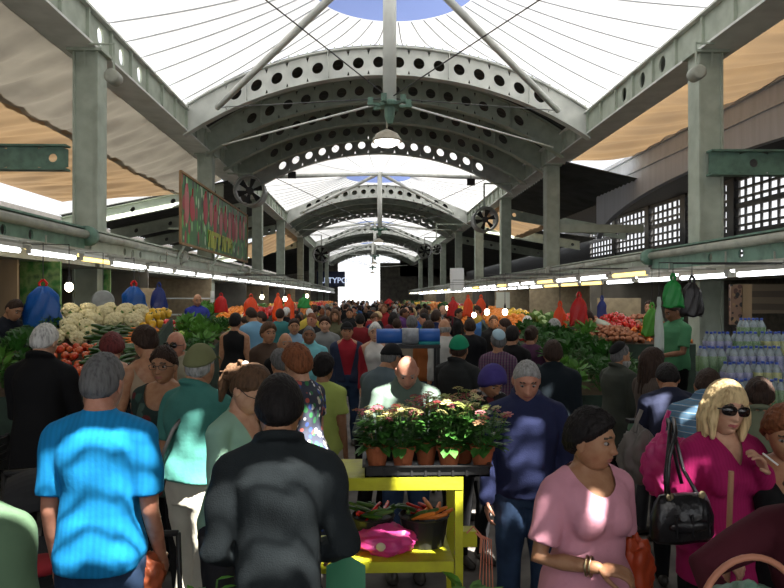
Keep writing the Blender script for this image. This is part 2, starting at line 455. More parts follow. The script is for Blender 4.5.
tarp('shade_cloth', [(-5.45, 4.58), (-9.0, 3.0)], 47, 57, M_tarp, 'glowing orange shade cloth seen past the market sign')
# aisle roofs (dark corrugated) further down
for (xa, za, xb, zb, y0, y1) in ((-5.5, 4.56, -12, 3.2, 28.0, 47), (-5.5, 4.56, -12, 3.2, 57, 104), (6.7, 4.56, 9.6, 3.9, 23.7, 35.5), (6.7, 4.56, 14, 3.6, 43, 104)):
    mb = MB(); 
    mb.slab(lambda u, v: Vector((xa+(xb-xa)*u, y0+(y1-y0)*v, CAMZ+za+(zb-za)*u+.03*math.sin(v*(y1-y0)*2*PI/.4))), 6, int((y1-y0)/.1), -.03 if xa < 0 else .03)
    struct('ceiling', mb, M_skin)
# diagonal aisle rafters with holes
def rafter(a, b, label):
    a = Vector(a); b = Vector(b); L = (b-a).length; d = (b-a)/L; n_ = int(L/.8); us = [L*i/n_ for i in range(n_+1)]; mb = MB()
    up = Vector((0, 0, 1)); 
    hole_plate(mb, lambda u, v, t=0: d*u+up*v+Vector((0, t, 0)), us, -.5, 0, {i: (.1, .1) for i in range(0, n_, 2)}, .04, 14)
    for v in (-.5, 0): mb.bar(up*v, d*L+up*v, .25, .04)
    mb.build('aisle_rafter', M_steel, loc=a, label=label, cat='rafter', group='aisle rafters')
for i, y in enumerate([28.2, 33.5, 38.5, 44, 57]):
    rafter((-5.7, y, CAMZ+4.45), (-12, y, CAMZ+3.1), 'sloping perforated rafter in the left aisle, %s from the camera' % ordn[i])
for i, y in enumerate([35.4, 43.2, 52]):
    rafter((6.9, y, CAMZ+4.45), (13, y, CAMZ+3.4), 'sloping perforated rafter in the right aisle, %s from the camera' % ordn[i])

# right side wall with the wide arched opening
mb = MB(); xw = 9.1; ya, yb, yc, zs, rise = 3.0, 28.0, 18.5, CAMZ+2.1, 1.50; zt = CAMZ+4.88
n = 60
def az(y):
    q = (y-yc)/9.6; return zs+rise*math.sqrt(max(0, 1-q*q)) if abs(q) < 1 else zs
for k in range(n):
    y0 = ya+(yb-ya)*k/n; y1 = ya+(yb-ya)*(k+1)/n
    mb.add([(xw, y0, az(y0)), (xw, y1, az(y1)), (xw, y1, zt), (xw, y0, zt), (xw+.2, y0, az(y0)), (xw+.2, y1, az(y1)), (xw+.2, y1, zt), (xw+.2, y0, zt)], [(0,1,2,3),(4,7,6,5),(0,4,5,1),(3,2,6,7)])
mb.box((xw-.1, ya, zt-.12), (xw+.3, yb, zt)); mb.box((xw-.05, ya, zt-.62), (xw, yb, zt-.52))
M_wallR = mat('lilac grey sheet cladding', (.44, .45, .49), .7, var=.15, vscale=1.2, stretch=(1, 4, .3))
struct('wall_right', mb, M_wallR)
mb = MB(); mb.box((14.5, -6, 0), (14.7, 23.5, CAMZ+4.7)); mb.box((14.5, 46, 0), (14.7, YEND, CAMZ+4.7)); mb.box((14.5, 23.5, 0), (14.7, 46, CAMZ+1.3))
mb.box((9.3, -6, CAMZ+4.7), (14.7, 46, CAMZ+4.8))
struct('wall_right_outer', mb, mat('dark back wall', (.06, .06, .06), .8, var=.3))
# lattice window in the outer wall
mb = MB()
y = 23.5
while y < 46: mb.box((14.5, y, CAMZ+1.3), (14.58, y+.09, CAMZ+4.7)); y += .55
z = CAMZ+1.3; k = 0
while z < CAMZ+4.6: 
    mb.box((14.47, 23.5, z), (14.6, 46, z+.09 + (.12 if k % 3 == 0 else 0))); z += .36; k += 1
for yy in (27.5, 31.8, 36.0, 41): mb.box((14.4, yy, CAMZ+1.3), (14.7, yy+.55, CAMZ+4.7))
struct('window_1', mb, M_dark)
# left outer wall, open above (sky)
mb = MB(); mb.box((-12.4, -6, 0), (-12.2, 24, CAMZ+1.75)); mb.box((-12.4, 24, 0), (-12.2, YEND, CAMZ+3.2)); mb.box((-12.3, -6, CAMZ+1.65), (-8.2, 22, CAMZ+1.8))
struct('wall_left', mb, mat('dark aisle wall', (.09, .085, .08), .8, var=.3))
# end wall with the bright opening
mb = MB(); xa, xb = PX(338, YEND), PX(380, YEND)
mb.box((-14, YEND, 0), (xa, YEND+.3, CAMZ+5.0)); mb.box((xb, YEND, 0), (16, YEND+.3, CAMZ+5)); mb.box((-14, YEND, PZ(258, YEND)), (PX(327, YEND), YEND+.3, CAMZ+6.2)); 
mb.box((PX(400, YEND), YEND, CAMZ+3), (16, YEND+.3, CAMZ+6.2))
struct('wall_end', mb, M_conc)
mb = MB(); 
z = PZ(300, YEND)
for k in range(9):
    zz = PZ(300-4.2*k, YEND+6); mb.box((xa-2, YEND+6, zz), (xb+2, YEND+6.1, zz+.09))
for k in range(8):
    xx = xa+(xb-xa)*k/7; mb.box((xx, YEND+6, 0), (xx+.06, YEND+6.1, CAMZ+8))
mb.build('lattice_screen', mat('pale lattice metal', (.55, .58, .58), .5), label='pale lattice screen standing in the bright opening at the far end', cat='screen')
mb = MB(); mb.box((0, 0, 0), (PX(346, 96)-PX(318, 96), .2, 2.1)); sg = thing('shop_sign', 'dark blue shop sign with pale letters at the far end of the hall', 'sign', (PX(317, 96), 96, PZ(287, 96)))
mb.build('sign_board', mat('navy sign board', (.02, .03, .07), .5), sg)
def text_mesh(txt, size, depth=.01, font_bold=0):
    cu = bpy.data.curves.new('lettering', 'FONT'); cu.body = txt; cu.size = size; cu.extrude = depth; cu.offset = font_bold
    to = bpy.data.objects.new('tmp_text', cu); COL.objects.link(to); bpy.context.view_layer.update()
    me = bpy.data.meshes.new_from_object(to.evaluated_get(bpy.context.evaluated_depsgraph_get())); bpy.data.objects.remove(to); return me
me = text_mesh('LETYPO', 1.05, .03, .02); me.materials.append(mat('pale blue lettering', (.6, .7, .9), .5, emit=(.6, .7, .95), estr=.6))
o = link('lettering', me, sg, (.4, -.06, .55)); o.rotation_euler = (PI/2, 0, 0)
# ------------------------------------------------------------ people
TMP = bpy.data.scenes.new('work')
def remesh(mb, vox, smooth=3):
    me = mb.mesh('t', []); o = bpy.data.objects.new('t', me); TMP.collection.objects.link(o)
    m = o.modifiers.new('r', 'REMESH'); m.mode = 'VOXEL'; m.voxel_size = vox; m.use_smooth_shade = True
    s = o.modifiers.new('s', 'SMOOTH'); s.factor = .5; s.iterations = smooth
    vl = TMP.view_layers[0]; vl.update(); dg = vl.depsgraph
    out = bpy.data.meshes.new_from_object(o.evaluated_get(dg), depsgraph=dg)
    bpy.data.objects.remove(o); bpy.data.meshes.remove(me)
    n = len(out.vertices); V = np.empty(n*3); out.vertices.foreach_get('co', V); V = V.reshape(-1, 3)
    Fq = [tuple(p.vertices) for p in out.polygons]; bpy.data.meshes.remove(out)
    return V, Fq
def mk(name, V, Fq, mats, mi=None):
    me = bpy.data.meshes.new(name); me.from_pydata(V.tolist() if hasattr(V, 'tolist') else V, [], Fq)
    for m_ in mats: me.materials.append(m_)
    if mi is not None: me.polygons.foreach_set('material_index', mi)
    me.polygons.foreach_set('use_smooth', [True]*len(Fq)); me.update(); return me
def folds(V, amp, seed=0, zf=22, xf=9, c=None):
    """cloth folds along rough normals from the axis"""
    ph = seed*1.7
    w = np.sin(V[:, 2]*zf+V[:, 0]*xf+ph+1.5*np.sin(V[:, 0]*7+ph)+1.2*np.sin(V[:, 1]*11+V[:, 2]*5))*.6+np.sin(V[:, 2]*zf*2.1-V[:, 0]*xf*2.3+ph*2+2*np.sin(V[:, 2]*8))*.3+np.sin(V[:, 0]*31+V[:, 2]*12+ph)*.15
    d = V*np.array([1, 1, 0]); l = np.linalg.norm(d, axis=1, keepdims=True)+1e-6
    V += d/l*(w*amp)[:, None]; return V
def ss(a, b, x): t = np.clip((x-a)/(b-a), 0, 1); return t*t*(3-2*t)
HA, HB, HC = .073, .093, .118
def head_pts(D, female=False, wide=1.0):
    x, y, z = D[:, 0]*HA*wide, D[:, 1]*HB, D[:, 2]*HC
    u = np.clip(-D[:, 2], 0, 1); f1 = np.sqrt(np.clip(1-u*u, .02, 1)); f2 = np.clip(1-u**3.4, .02, 1)**.5
    fr = ss(.3, -.3, D[:, 1]); k = 1+(f2/f1-1)*fr*.75
    x = x*k; y = y*k
    x = x*(1-(.24 if female else .17)*u**1.4)
    y = np.where(D[:, 1] > 0, y*(1-.42*ss(.1, .9, u)), y)
    y = np.where(y < 0, y*(1-.05*np.abs(x)/.07), y)
    g = lambda cx, cz, sx, sz: np.exp(-((np.abs(x)-cx)/sx)**2-((z-cz)/sz)**2)*(D[:, 1] < 0)
    g0 = lambda cz, sx, sz: np.exp(-(x/sx)**2-((z-cz)/sz)**2)*(D[:, 1] < 0)
    y = y - .005*g0(.036, .05, .010) - .0045*g(.03, .026, .018, .007)
    y = y + .011*g(.031, .006, .016, .012)
    nose = np.clip((.022-z)/.052, 0, 1)**1.2*(z > -.036)*1.0+np.clip(1-(-.036-z)/.008, 0, 1)*(z <= -.036)
    y = y - nose*np.exp(-(x/.0125)**2)*.0195*(D[:, 1] < 0)*(z < .022) - .008*g(.012, -.030, .008, .007)
    y = y - .005*g(.045, -.022, .02, .018)
    y = y - .006*g0(-.054, .024, .008) - .006*g0(-.066, .020, .007) + .005*g0(-.060, .026, .0022) + .004*g0(-.078, .02, .006)
    y = y - .009*g0(-.1, .022, .014)
    return np.stack([x, y, z], 1)
def sphere_dirs(nu, nv):
    D = []; 
    for i in range(nv+1):
        th = PI*i/nv
        # finer rows are not needed; first meridian at the back
        for j in range(nu):
            ph = 2*PI*j/nu+PI/2; D.append((math.sin(th)*math.cos(ph), math.sin(th)*math.sin(ph), math.cos(th)))
    Fq = []
    for i in range(nv):
        for j in range(nu): Fq.append((i*nu+j, (i+1)*nu+j, (i+1)*nu+(j+1) % nu, i*nu+(j+1) % nu))
    return np.array(D), Fq
_LODH = {0: (96, 80), 1: (48, 38), 2: (22, 16)}
def skin(name, c): return mat('skin '+name, c, .5, var=.12, vscale=25, bump=.03, bscale=120, spec=.35, col2=(c[0]*.82, c[1]*.72, c[2]*.68))
SK = dict(fair=skin('fair', (.56, .33, .22)), tan=skin('tan', (.44, .23, .13)), olive=skin('olive', (.36, .19, .105)), brown=skin('brown', (.25, .12, .065)), red=skin('ruddy', (.50, .24, .16)))
M_lip = mat('lips', (.34, .12, .10), .4); M_lipr = mat('painted lips', (.40, .11, .11), .4); M_brow = mat('eyebrow', (.05, .035, .025), .8); M_browg = mat('grey eyebrow', (.25, .23, .21), .8)
M_eye = mat('eye white', (.28, .25, .23), .25); M_iris = mat('iris', (.03, .02, .015), .15)
def hairm(name, c, c2=None): return mat('hair '+name, c, .62, spec=.18, pat='noise', sc=75, stretch=(1, 1, .16), cols=[c2 or tuple(x*.5 for x in c), c, tuple(min(1, x*1.2) for x in c)], bump=.8, bscale=110)
HM = dict(black=hairm('black', (.012, .010, .010)), dark=hairm('dark brown', (.035, .02, .014)), brown=hairm('brown', (.10, .055, .03)), red=hairm('reddish', (.20, .07, .03)), maroon=hairm('maroon', (.14, .03, .03)),
    grey=hairm('grey', (.30, .30, .29)), white=hairm('white', (.58, .57, .54)), blond=hairm('blond', (.62, .47, .25), (.34, .23, .11)), salt=hairm('salt and pepper', (.13, .13, .13)))

def person(label, pos, h=1.7, face=0, bulk=1.0, female=False, lean=0, hy=0, hp=0, tw=0, skin='tan', hair=('short', 'dark'), top=None, bottom=None, armL=None, armR=None,
           lod=1, belly=0, group=None, shoes=None, brow='dark', beard=None, lips=None, stride=0, hands=True, hroll=0, extra=None):
    """root empty + body, hair, clothing. arms: (upper direction, fore direction, curl) in body space, x outwards"""
    s = h/1.75; root = thing('person', label, 'person', (pos[0], pos[1], pos[2] if len(pos) > 2 else 0), R(face), group)
    vox = {0: .0085, 1: .015, 2: .028}[lod]*1.0; n = {0: 20, 1: 14, 2: 8}[lod]
    bw = bulk*.86; LR = R(lean)
    HIP = Vector((0, 0, .93))
    Mu = Matrix.Translation(HIP) @ Matrix.Rotation(LR, 4, 'X') @ Matrix.Translation(-HIP)
    U = lambda p: Mu @ Vector(p)
    # torso profile: z, half width, half depth, y offset
    if female:
        prof = [(.86, .15, .11, .012), (.93, .178, .125, .012), (1.0, .170, .12, .006), (1.09, .138, .105, 0), (1.18, .142, .108, 0), (1.27, .158, .125, -.012), (1.34, .162, .115, -.006), (1.40, .15, .09, .004), (1.445, .095, .065, .012), (1.48, .06, .055, .012)]
    else:
        prof = [(.86, .14, .11, .01), (.93, .165, .12, .01), (1.0, .160, .118, .004), (1.09, .155, .112, 0), (1.18, .165, .118, 0), (1.27, .18, .128, -.004), (1.34, .186, .122, 0), (1.40, .165, .10, .008), (1.45, .105, .072, .014), (1.49, .068, .06, .014)]
    def ring(z, rx, ry, oy, inf=0, m=24):
        e = .86; out = []
        for j in range(m):
            a = 2*PI*j/m; c, q = math.cos(a), math.sin(a)
            bl = belly*math.exp(-((z-1.08)/.11)**2) if q < 0 else 0
            out.append(U(((rx*bw+inf)*math.copysign(abs(c)**e, c), oy+((ry*(.5+.5*bw)+inf)+bl)*math.copysign(abs(q)**e, q), z)))
        return out
    def torso(mb, inf, z0=.86, z1=2, flare=0):
        pr = [q for q in prof if z0+.02 <= q[0] <= z1]
        R_ = []
        def at(z):
            for a_, b_ in zip(prof, prof[1:]):
                if a_[0] <= z <= b_[0]:
                    f = (z-a_[0])/(b_[0]-a_[0]); return tuple(a_[i]*(1-f)+b_[i]*f for i in range(4))
            return (z,)+prof[0][1:]
        pr = [at(z0)]+pr
        for (z, rx, ry, oy) in pr: 
            fl = inf+flare*max(0, (1.15-z)); taper = 1 if z < 1.44 else .45
            R_.append(ring(z, rx, ry, oy, fl*taper if z < 1.47 else inf*.3))
        mb.rings(R_)
        if female and z1 > 1.3:
            for sx in (-1, 1): mb.ball(U((sx*.075*bw, -.095-.02*(bw-1), 1.265)), (.07*bw+inf*.6, .062+inf*.6, .07+inf*.6), 12, 8)
    shx = (.165 if female else .187)*(.6+.4*bw)
    dflt = ((.10, .02, -1), (.04, -.22, -1), .5)
    AR = {}
    for sd, a in ((1, armL), (-1, armR)):
        a = a or dflt; u = Vector((a[0][0]*sd, a[0][1], a[0][2])).normalized(); f = Vector((a[1][0]*sd, a[1][1], a[1][2])).normalized()
        S = U((sd*shx*.97, .008, 1.375)); E = S+u*.285; W = E+f*.245; AR[sd] = (S, E, W, u, f, a[2] if len(a) > 2 else .5)
    fat = .5+.5*bw
    def arm(mb, sd, inf, t=1.0, cone=0):
        S, E, W, u, f, c = AR[sd]
        if t < .55:                                  # short sleeve
            Q = S+u*.285*t*1.9*.5/.5*.5; Q = S+u*(.285*min(1, t*1.55))
            mb.tube([S-u*.01, S+u*.09, Q], [.056*fat+inf, .053*fat+inf, .052*fat+inf+cone], n, round_ends=False)
            mb.ball(S, .056*fat+inf, n, 8)
        else:
            mb.tube([S, S+u*.14, E, E+f*.10, E+f*.245*min(1, t)], [.056*fat+inf, .049*fat+inf, .040*fat+inf, .038*fat+inf, .027*fat+inf+cone], n, round_ends=True)
        mb.tube([U((0, .015, 1.435)), U((sd*shx*.5,.012,1.42)), S], [.055+inf*.3, .05*fat+inf*.6, .054*fat+inf], n, round_ends=True)
    legs = []
    for sd in (-1, 1):
        st = stride*sd; hx = sd*.088*(.7+.3*bw)
        A = Vector((sd*.10, .02-st*.5, .07)); K = Vector((sd*.098, -.02-st*.28, .49)); Hh = Vector((hx, .005, .90)); legs.append((Hh, K, A))
    def leg(mb, L_, inf, t=1.0):
        Hh, K, A = L_; end = A if t >= 1 else K+(A-K)*t
        mb.tube([Hh, (Hh*.5+K*.5), K, K*.55+A*.45+Vector((0, .015, 0)), end], [.092*fat+inf, .078*fat+inf, .056*fat+inf, .053*fat+inf*1.1, .040*fat+inf*1.3], n, round_ends=True)
    # body
    mb = MB(); torso(mb, -.004)
    NB = U((0, .018, 1.44)); HCn = U((0, -.018, 1.578)); 
    HCn = HCn+Vector((0, -.03*math.sin(R(hp)), -.012*abs(math.sin(R(hp)))))
    mb.tube([NB, NB*.4+HCn*.6+Vector((0, .02, 0))], [.062*(.7+.3*bw), .056*(.7+.3*bw)] if not female else [.054, .048], n, round_ends=True)
    for sd in (-1, 1): arm(mb, sd, -.002)
    for L_ in legs: leg(mb, L_, -.006)
    V, Fq = remesh(mb, vox); V = list(map(tuple, V)); mi = [0]*len(Fq)
    body = MB(); body.v = V; body.f = Fq; body.m = mi
    HR = Matrix.Rotation(R(hy), 3, 'Z') @ Matrix.Rotation(R(hp), 3, 'X') @ Matrix.Rotation(R(hroll), 3, 'Y')
    hs = 1/s*min(1.0, .35+.65*s)*1.01       # heads vary less than bodies
    HR_np = np.array(HR)*hs; HCa = np.array(HCn)
    D, HF = sphere_dirs(*_LODH[lod]); hp0 = head_pts(D, female); hw = hp0 @ HR_np.T + HCa
    hm = []
    for f in HF:
        c = hp0[list(f)].mean(0); m_ = 0
        if c[1] < -.03:
            ax = abs(c[0])
            if lod < 2 and ax < .023 and abs(c[2]+.0605) < (.0085 if lod == 0 else .009)-ax*.17: m_ = 1
            if .012 < ax < .048 and abs(c[2]-.0305+ (ax-.024)**2*7) < (.0042 if lod == 0 else .0055): m_ = 2
        hm.append(m_)
    body.add(hw.tolist(), HF); body.m[-len(HF):] = hm
    h2w = lambda p: Vector((HR_np @ np.array(p) + HCa).tolist())
    M3 = HR*hs
    if lod < 2:
        for sx in (-1, 1):
            body.ball(h2w((sx*.031, -.0722, .006)), (.0130*hs,.0108*hs,.0080*hs), 14, 10, 3)
            fw = HR @ Vector((0, -1, 0)); c = h2w((sx*.031, -.0722, .006)); body.ball(c+fw*.0062*hs, .0072*hs, 10, 8, 4)
    else:
        for sx in (-1, 1): body.ball(h2w((sx*.031, -.083, .006)), (.012, .006, .006), 6, 4, 4)
    for sx in (-1, 1):   # ears
        em = MB(); em.ball((0, 0, 0), (.010, .019, .032), 12, 8); 
        for v in em.v:
            pass
        q = [h2w((sx*.0735+v[0]+sx*.3*max(0, v[1]), .012+v[1], -.006+v[2])) for v in em.v]; body.add(q, em.f, 0)
    # hands
    for sd in (-1, 1):
        S, E, W, u, f, c = AR[sd]
        if not hands: continue
        hb = MB(); nrm = Vector((-sd, 0, 0)) - f*f.dot(Vector((-sd, 0, 0)))
        if nrm.length < .2: nrm = Vector((0, 0, -1))-f*f.dot(Vector((0, 0, -1)))
        if abs(f.z) < .6 and lod < 2: nrm = (Vector((-.4*sd, 0, -1))-f*f.dot(Vector((-.4*sd, 0, -1))))
        nrm.normalize(); wd = f.cross(nrm).normalized()
        if wd.dot(Vector((0, -1, .3))) < 0: wd = -wd            # thumb side forward
        Mx = Matrix((wd, nrm, f)).transposed()
        hb.ball(W+f*.045, (.040, .017, .052), 12, 8, M=Mx)
        if lod == 2: hb.ball(W+f*.11+nrm*c*.03, (.034, .015, .045), 8, 5, M=Mx)
        else:
            for k, (o_, l_) in enumerate(((.029, .072), (.010, .080), (-.010, .074), (-.028, .058))):
                b0 = W+f*.082+wd*o_; pts = [b0-f*.02, b0]; d = f.copy(); ang = c*.75
                for q, fr_ in enumerate((.45, .3, .25)):
                    d = (Matrix.Rotation(ang*(1 if q else .7), 3, d.cross(nrm).normalized()) @ d) if ang else d
                    nrm2 = nrm
                    pts.append(pts[-1]+d.normalized()*l_*fr_)
                hb.tube(pts, [.0095, .0095, .0085, .008, .007], 8, round_ends=True)
            t0 = W+f*.022+wd*.028; t1 = t0+(f*.6+wd*.75+nrm*.2).normalized()*.036; t2 = t1+(f*.9+wd*.3+nrm*(.3+.4*c)).normalized()*.032; t3 = t2+(f*.9+nrm*(.3+.6*c)).normalized()*.024
            hb.tube([W+f*.01+wd*.01, t0, t1, t2, t3], [.014, .0135, .011, .010, .008], 8, round_ends=True)
        if lod == 0:
            Vh, Fh = remesh(hb, .0042, 2); body.add(Vh.tolist(), Fh, 0)
        else: body.add(hb.v, hb.f, 0)
    Vb = np.array(body.v)*s
    link('body', mk('body', Vb, body.f, [SK[skin], lips or M_lip, M_browg if brow == 'grey' else M_brow, M_eye, M_iris], body.m), root)
    def put(name, V_, F_, m_, lbl=None, mi_=None):
        o = link(name, mk(name, np.array(V_)*s, F_, m_ if isinstance(m_, list) else [m_], mi_), root, label=lbl); return o
    # hair
    def head_shell(tf, name, m_, amp=.0, lodk=None):
        Dh, Fh = sphere_dirs(*({0: (96, 72), 1: (44, 34), 2: (20, 14)}[lod])); hp1 = head_pts(Dh*np.array([1, 1, 1]), female)
        hp1 = np.where(Dh[:, 1:2] < -.2, np.stack([hp1[:, 0], np.maximum(hp1[:, 1], -HB*1.0), hp1[:, 2]], 1), hp1)
        t = tf(Dh); ph = .7*np.sin(Dh[:, 0]*9+Dh[:, 2]*4+2*np.sin(Dh[:, 1]*6+1))*np.sin(Dh[:, 1]*8-Dh[:, 2]*5+1)+.55*np.sin(Dh[:, 0]*31+Dh[:, 1]*23+2*np.sin(Dh[:, 2]*13))+.5*np.sin(Dh[:, 2]*29+Dh[:, 1]*17+3*np.sin(Dh[:, 0]*11))
        t = t+amp*ph*(t > 0); q = hp1+Dh*t[:, None]
        return q, Fh
    st, hc = hair[0], hair[1]; th = hair[2] if len(hair) > 2 else .016
    hmat = HM[hc]
    def cap_t(front=.62, side=.10, back=-.5, th=.016, soft=.22):
        def f(D_):
            y = D_[:, 1]; zl = np.where(y < 0, side+(front-side)*np.clip(-y*1.15, 0, 1)**1.5, side+(back-side)*np.clip(y, 0, 1)**.7)
            m_ = ss(zl-soft, zl+soft, D_[:, 2]); return m_*(th+.014)-.014
        return f
    if st in ('short', 'crop', 'puff', 'curly'):
        th = {'short': .014, 'crop': .007, 'puff': .032, 'curly': .030}[st] if len(hair) < 3 else hair[2]
        fr = .60 if st != 'puff' else .55
        q, Fh = head_shell(cap_t(fr, .05, -.62, th), 'hair', hmat, .0035 if st in ('curly', 'puff') else .0015)
        put('hair', q @ HR_np.T+HCa, Fh, hmat)
    elif st == 'ring':            # bald on top
        def f(D_):
            m_ = ss(.30, .1, D_[:, 2])*ss(-.6, -.35, D_[:, 2])*ss(-.25, .15, D_[:, 1]); return m_*.018-.012
        q, Fh = head_shell(f, 'hair', hmat, .001); put('hair', q @ HR_np.T+HCa, Fh, hmat)
    elif st in ('long', 'bob', 'bun', 'tail'):
        if st == 'bun' and len(hair) > 2: hair = (hair[0], hair[1], hair[2]*.75)
        q, Fh = head_shell(cap_t(.50 if st != 'bob' else .36, -.25 if st in ('long', 'bob') else -.02, -.7, (.022 if st in ('long', 'bob') else .012) if len(hair) < 3 else hair[2]), 'hair', hmat, .0015)
        hb = MB(); hb.add(q.tolist(), Fh)
        if st in ('long', 'bob'):
            L = .15 if st == 'bob' else .27
            for sx in (-1, 1):
                for yy, xx, ll in ((-.045, .070, .85), (-.01, .082, 1), (.03, .080, 1), (.065, .055, 1.0), (.085, .02, 1.0)):
                    hb.tube([(sx*xx*.75, yy*.9, .05), (sx*xx*1.04, yy, .0), (sx*xx*1.12, yy*1.02, -.05), (sx*xx*(1.0 if st == 'bob' else .95), yy*1.05+.0, -L*ll)], [.018, .024, .024, .012], 8, round_ends=True)
        if st == 'bun': hb.ball((0, .095, .045), (.045, .04, .042), 12, 10)
        if st == 'tail':
            hb.ball((0, .09, .045), (.03, .03, .03)); hb.tube([(0, .095, .05), (0, .135, .03), (0, .145, -.05), (0, .12, -.14)], [.02, .03, .032, .012], 10, round_ends=True)
            for k in range(14):
                a = rnd.uniform(-1.2, 1.2); hb.tube([(.06*math.sin(a), .03, .03+.05*math.cos(a)), (.05*math.sin(a)+rnd.uniform(-.03, .03), .11, .05+rnd.uniform(-.06, .04)), (rnd.uniform(-.07, .07), .16, rnd.uniform(-.09, .03))], [.006, .009, .003], 5)
        if lod < 2: Vh, Fh = remesh(hb, .007 if lod == 0 else .010, 2); Vh = Vh+np.stack([.0012*np.sin(Vh[:, 0]*400), .0012*np.sin(Vh[:, 1]*380+Vh[:, 0]*120), 0*Vh[:, 0]], 1)
        else: Vh, Fh = np.array(hb.v), hb.f
        put('hair', Vh @ HR_np.T+HCa, Fh, hmat)
    if beard:
        def f(D_):
            m_ = ss(-.28, -.45, D_[:, 2])*ss(.35, .05, D_[:, 1]); mouth = np.exp(-(D_[:, 0]/.22)**2-((D_[:, 2]+.5)/.07)**2)*(D_[:, 1] < 0)
            return m_*(.012+beard[1])*(1-1.3*mouth)-.006
        q, Fh = head_shell(f, 'beard', HM[beard[0]], .002); put('beard', q @ HR_np.T+HCa, Fh, HM[beard[0]])
    # head wear and glasses
    for ex in (extra or []):
        k = ex[0]
        if k == 'cap':
            q, Fh = head_shell(cap_t(.40, .30, .05, .022 if len(ex) < 3 else ex[2], .05), 'cap', ex[1]); hb = MB(); hb.add(q.tolist(), Fh)
            dirn = -1 if len(ex) < 4 else ex[3]
            V_ = [];
            hb.slab(lambda u, v: Vector(((u-.5)*.15, dirn*(.085+.075*v*math.cos((u-.5)*2.6)), .052-.02*v+.012*math.cos((u-.5)*3))), 8, 4, .004)
            put('cap', np.array(hb.v) @ HR_np.T+HCa, hb.f, ex[1])
        if k == 'kippah':
            q, Fh = head_shell(lambda D_: ss(.1, .2, D_[:, 2]*.8+D_[:, 1]*.45-.42)*.04-.014, 'skullcap', ex[1]); put('skullcap', q @ HR_np.T+HCa, Fh, ex[1])
        if k == 'scarf':
            q, Fh = head_shell(cap_t(.42, -.35, -.9, .03), 'headscarf', ex[1], .002); put('headscarf', q @ HR_np.T+HCa, Fh, ex[1])
        if k in ('glasses', 'sunglasses'):
            g = MB(); big = k == 'sunglasses'
            for sx in (-1, 1):
                c = Vector((sx*.034, -.098, .006)); rw, rh = (.031, .021) if big else (.024, .016)
                pts = [c+Vector((rw*math.copysign(abs(math.cos(a))**.7, math.cos(a)), .012*(abs(math.cos(a)*sx+1)/2)**2, rh*math.copysign(abs(math.sin(a))**.7, math.sin(a)))) for a in [2*PI*j/20 for j in range(20)]]
                g.tube(pts+[pts[0]], .0016, 5, mi=0)
                if big: g.rings([[p+Vector((0, d_, 0)) for p in pts] for d_ in (-.0015, .0015)], True, 1)
                g.tube([c+Vector((sx*rw, .012, .004)), (sx*.080, -.05, .006), (sx*.079, .01, .008)], .0020 if not big else .003, 5, mi=0)
            g.tube([(-.011, -.099, .01), (0, -.103, .013), (.011, -.099, .01)], .0018, 5, mi=0)
            put(k, np.array(g.v) @ HR_np.T+HCa, g.f, [ex[1], mat('dark lens', (.012, .01, .01), .08, spec=.8)], None, g.m)
        if k == 'clip':
            g = MB(); g.ball((0.0, .085, .085), (.022, .012, .014)); put('hair_clip', np.array(g.v) @ HR_np.T+HCa, g.f, ex[1])
    # clothes
    top = top or {}; m_top = top.get('m'); inf = top.get('inf', .016)*.75; sl = top.get('sl', .5); hem = top.get('hem', .88)
    if m_top:
        mb = MB(); torso(mb, inf, hem, flare=top.get('flare', .06))
        if sl > 0:
            for sd in (-1, 1): arm(mb, sd, inf*.8, sl, .004)
        elif sl == 0:
            for sd in (-1, 1): mb.tube([U((0, .015, 1.42)), AR[sd][0]*.85+U((0, .015, 1.42))*.15], [.06, .052], n, round_ends=True)
        if top.get('collar'):
            pts = [U((.078*math.cos(a), .018+.070*math.sin(a), 1.482-.012*math.sin(-a)+.016*math.sin(a))) for a in [2*PI*j/16 for j in range(16)]]; mb.tube(pts+[pts[0]], .020, 8)
        Vt, Ft = remesh(mb, vox*1.05, 3 if lod else 4)
        amp = top.get('fold', .006 if lod < 2 else .004); Vt = folds(Vt, amp, rnd.random()*10)
        nk = top.get('neck')
        if nk:
            Mi = Mu.inverted(); A = np.array(Mi)[:3, :3]; Tn = np.array(Mi)[:3, 3]; keep = []
            Lc = Vt @ A.T+Tn
            for f in Ft:
                c = Lc[list(f)].mean(0)
                if nk[0] == 'v' and c[1] < .03 and abs(c[0]) < (c[2]-nk[1])*nk[2] and c[2] > nk[1]: continue
                if nk[0] == 'u' and c[1] < .05 and (c[0]/nk[2])**2+((c[2]-1.49)/(1.49-nk[1]))**2 < 1: continue
                if nk[0] == 'back' and c[1] > -.02 and (c[0]/nk[2])**2+((c[2]-1.49)/(1.49-nk[1]))**2 < 1: continue
                keep.append(f)
            Ft = keep; ec = {}
            for f in Ft:
                for a_, b_ in zip(f, f[1:]+f[:1]): k_ = (min(a_, b_), max(a_, b_)); ec[k_] = ec.get(k_, 0)+1
            nb = {}
            for (a_, b_), c_ in ec.items():
                if c_ == 1: nb.setdefault(a_, []).append(b_); nb.setdefault(b_, []).append(a_)
            for _ in range(9):
                new = {v_: (Vt[v_]+sum(Vt[q_] for q_ in l_)/len(l_))/2 for v_, l_ in nb.items()}
                for v_, p_ in new.items(): Vt[v_] = p_
        put(top.get('name', 'shirt'), Vt, Ft, m_top)
        if top.get('under'):
            mb = MB(); torso(mb, inf*.3, .9); Vu, Fu = remesh(mb, vox*1.3); put('blouse', Vu, Fu, top['under'])
    bottom = bottom or {}; m_b = bottom.get('m', M_jeans)
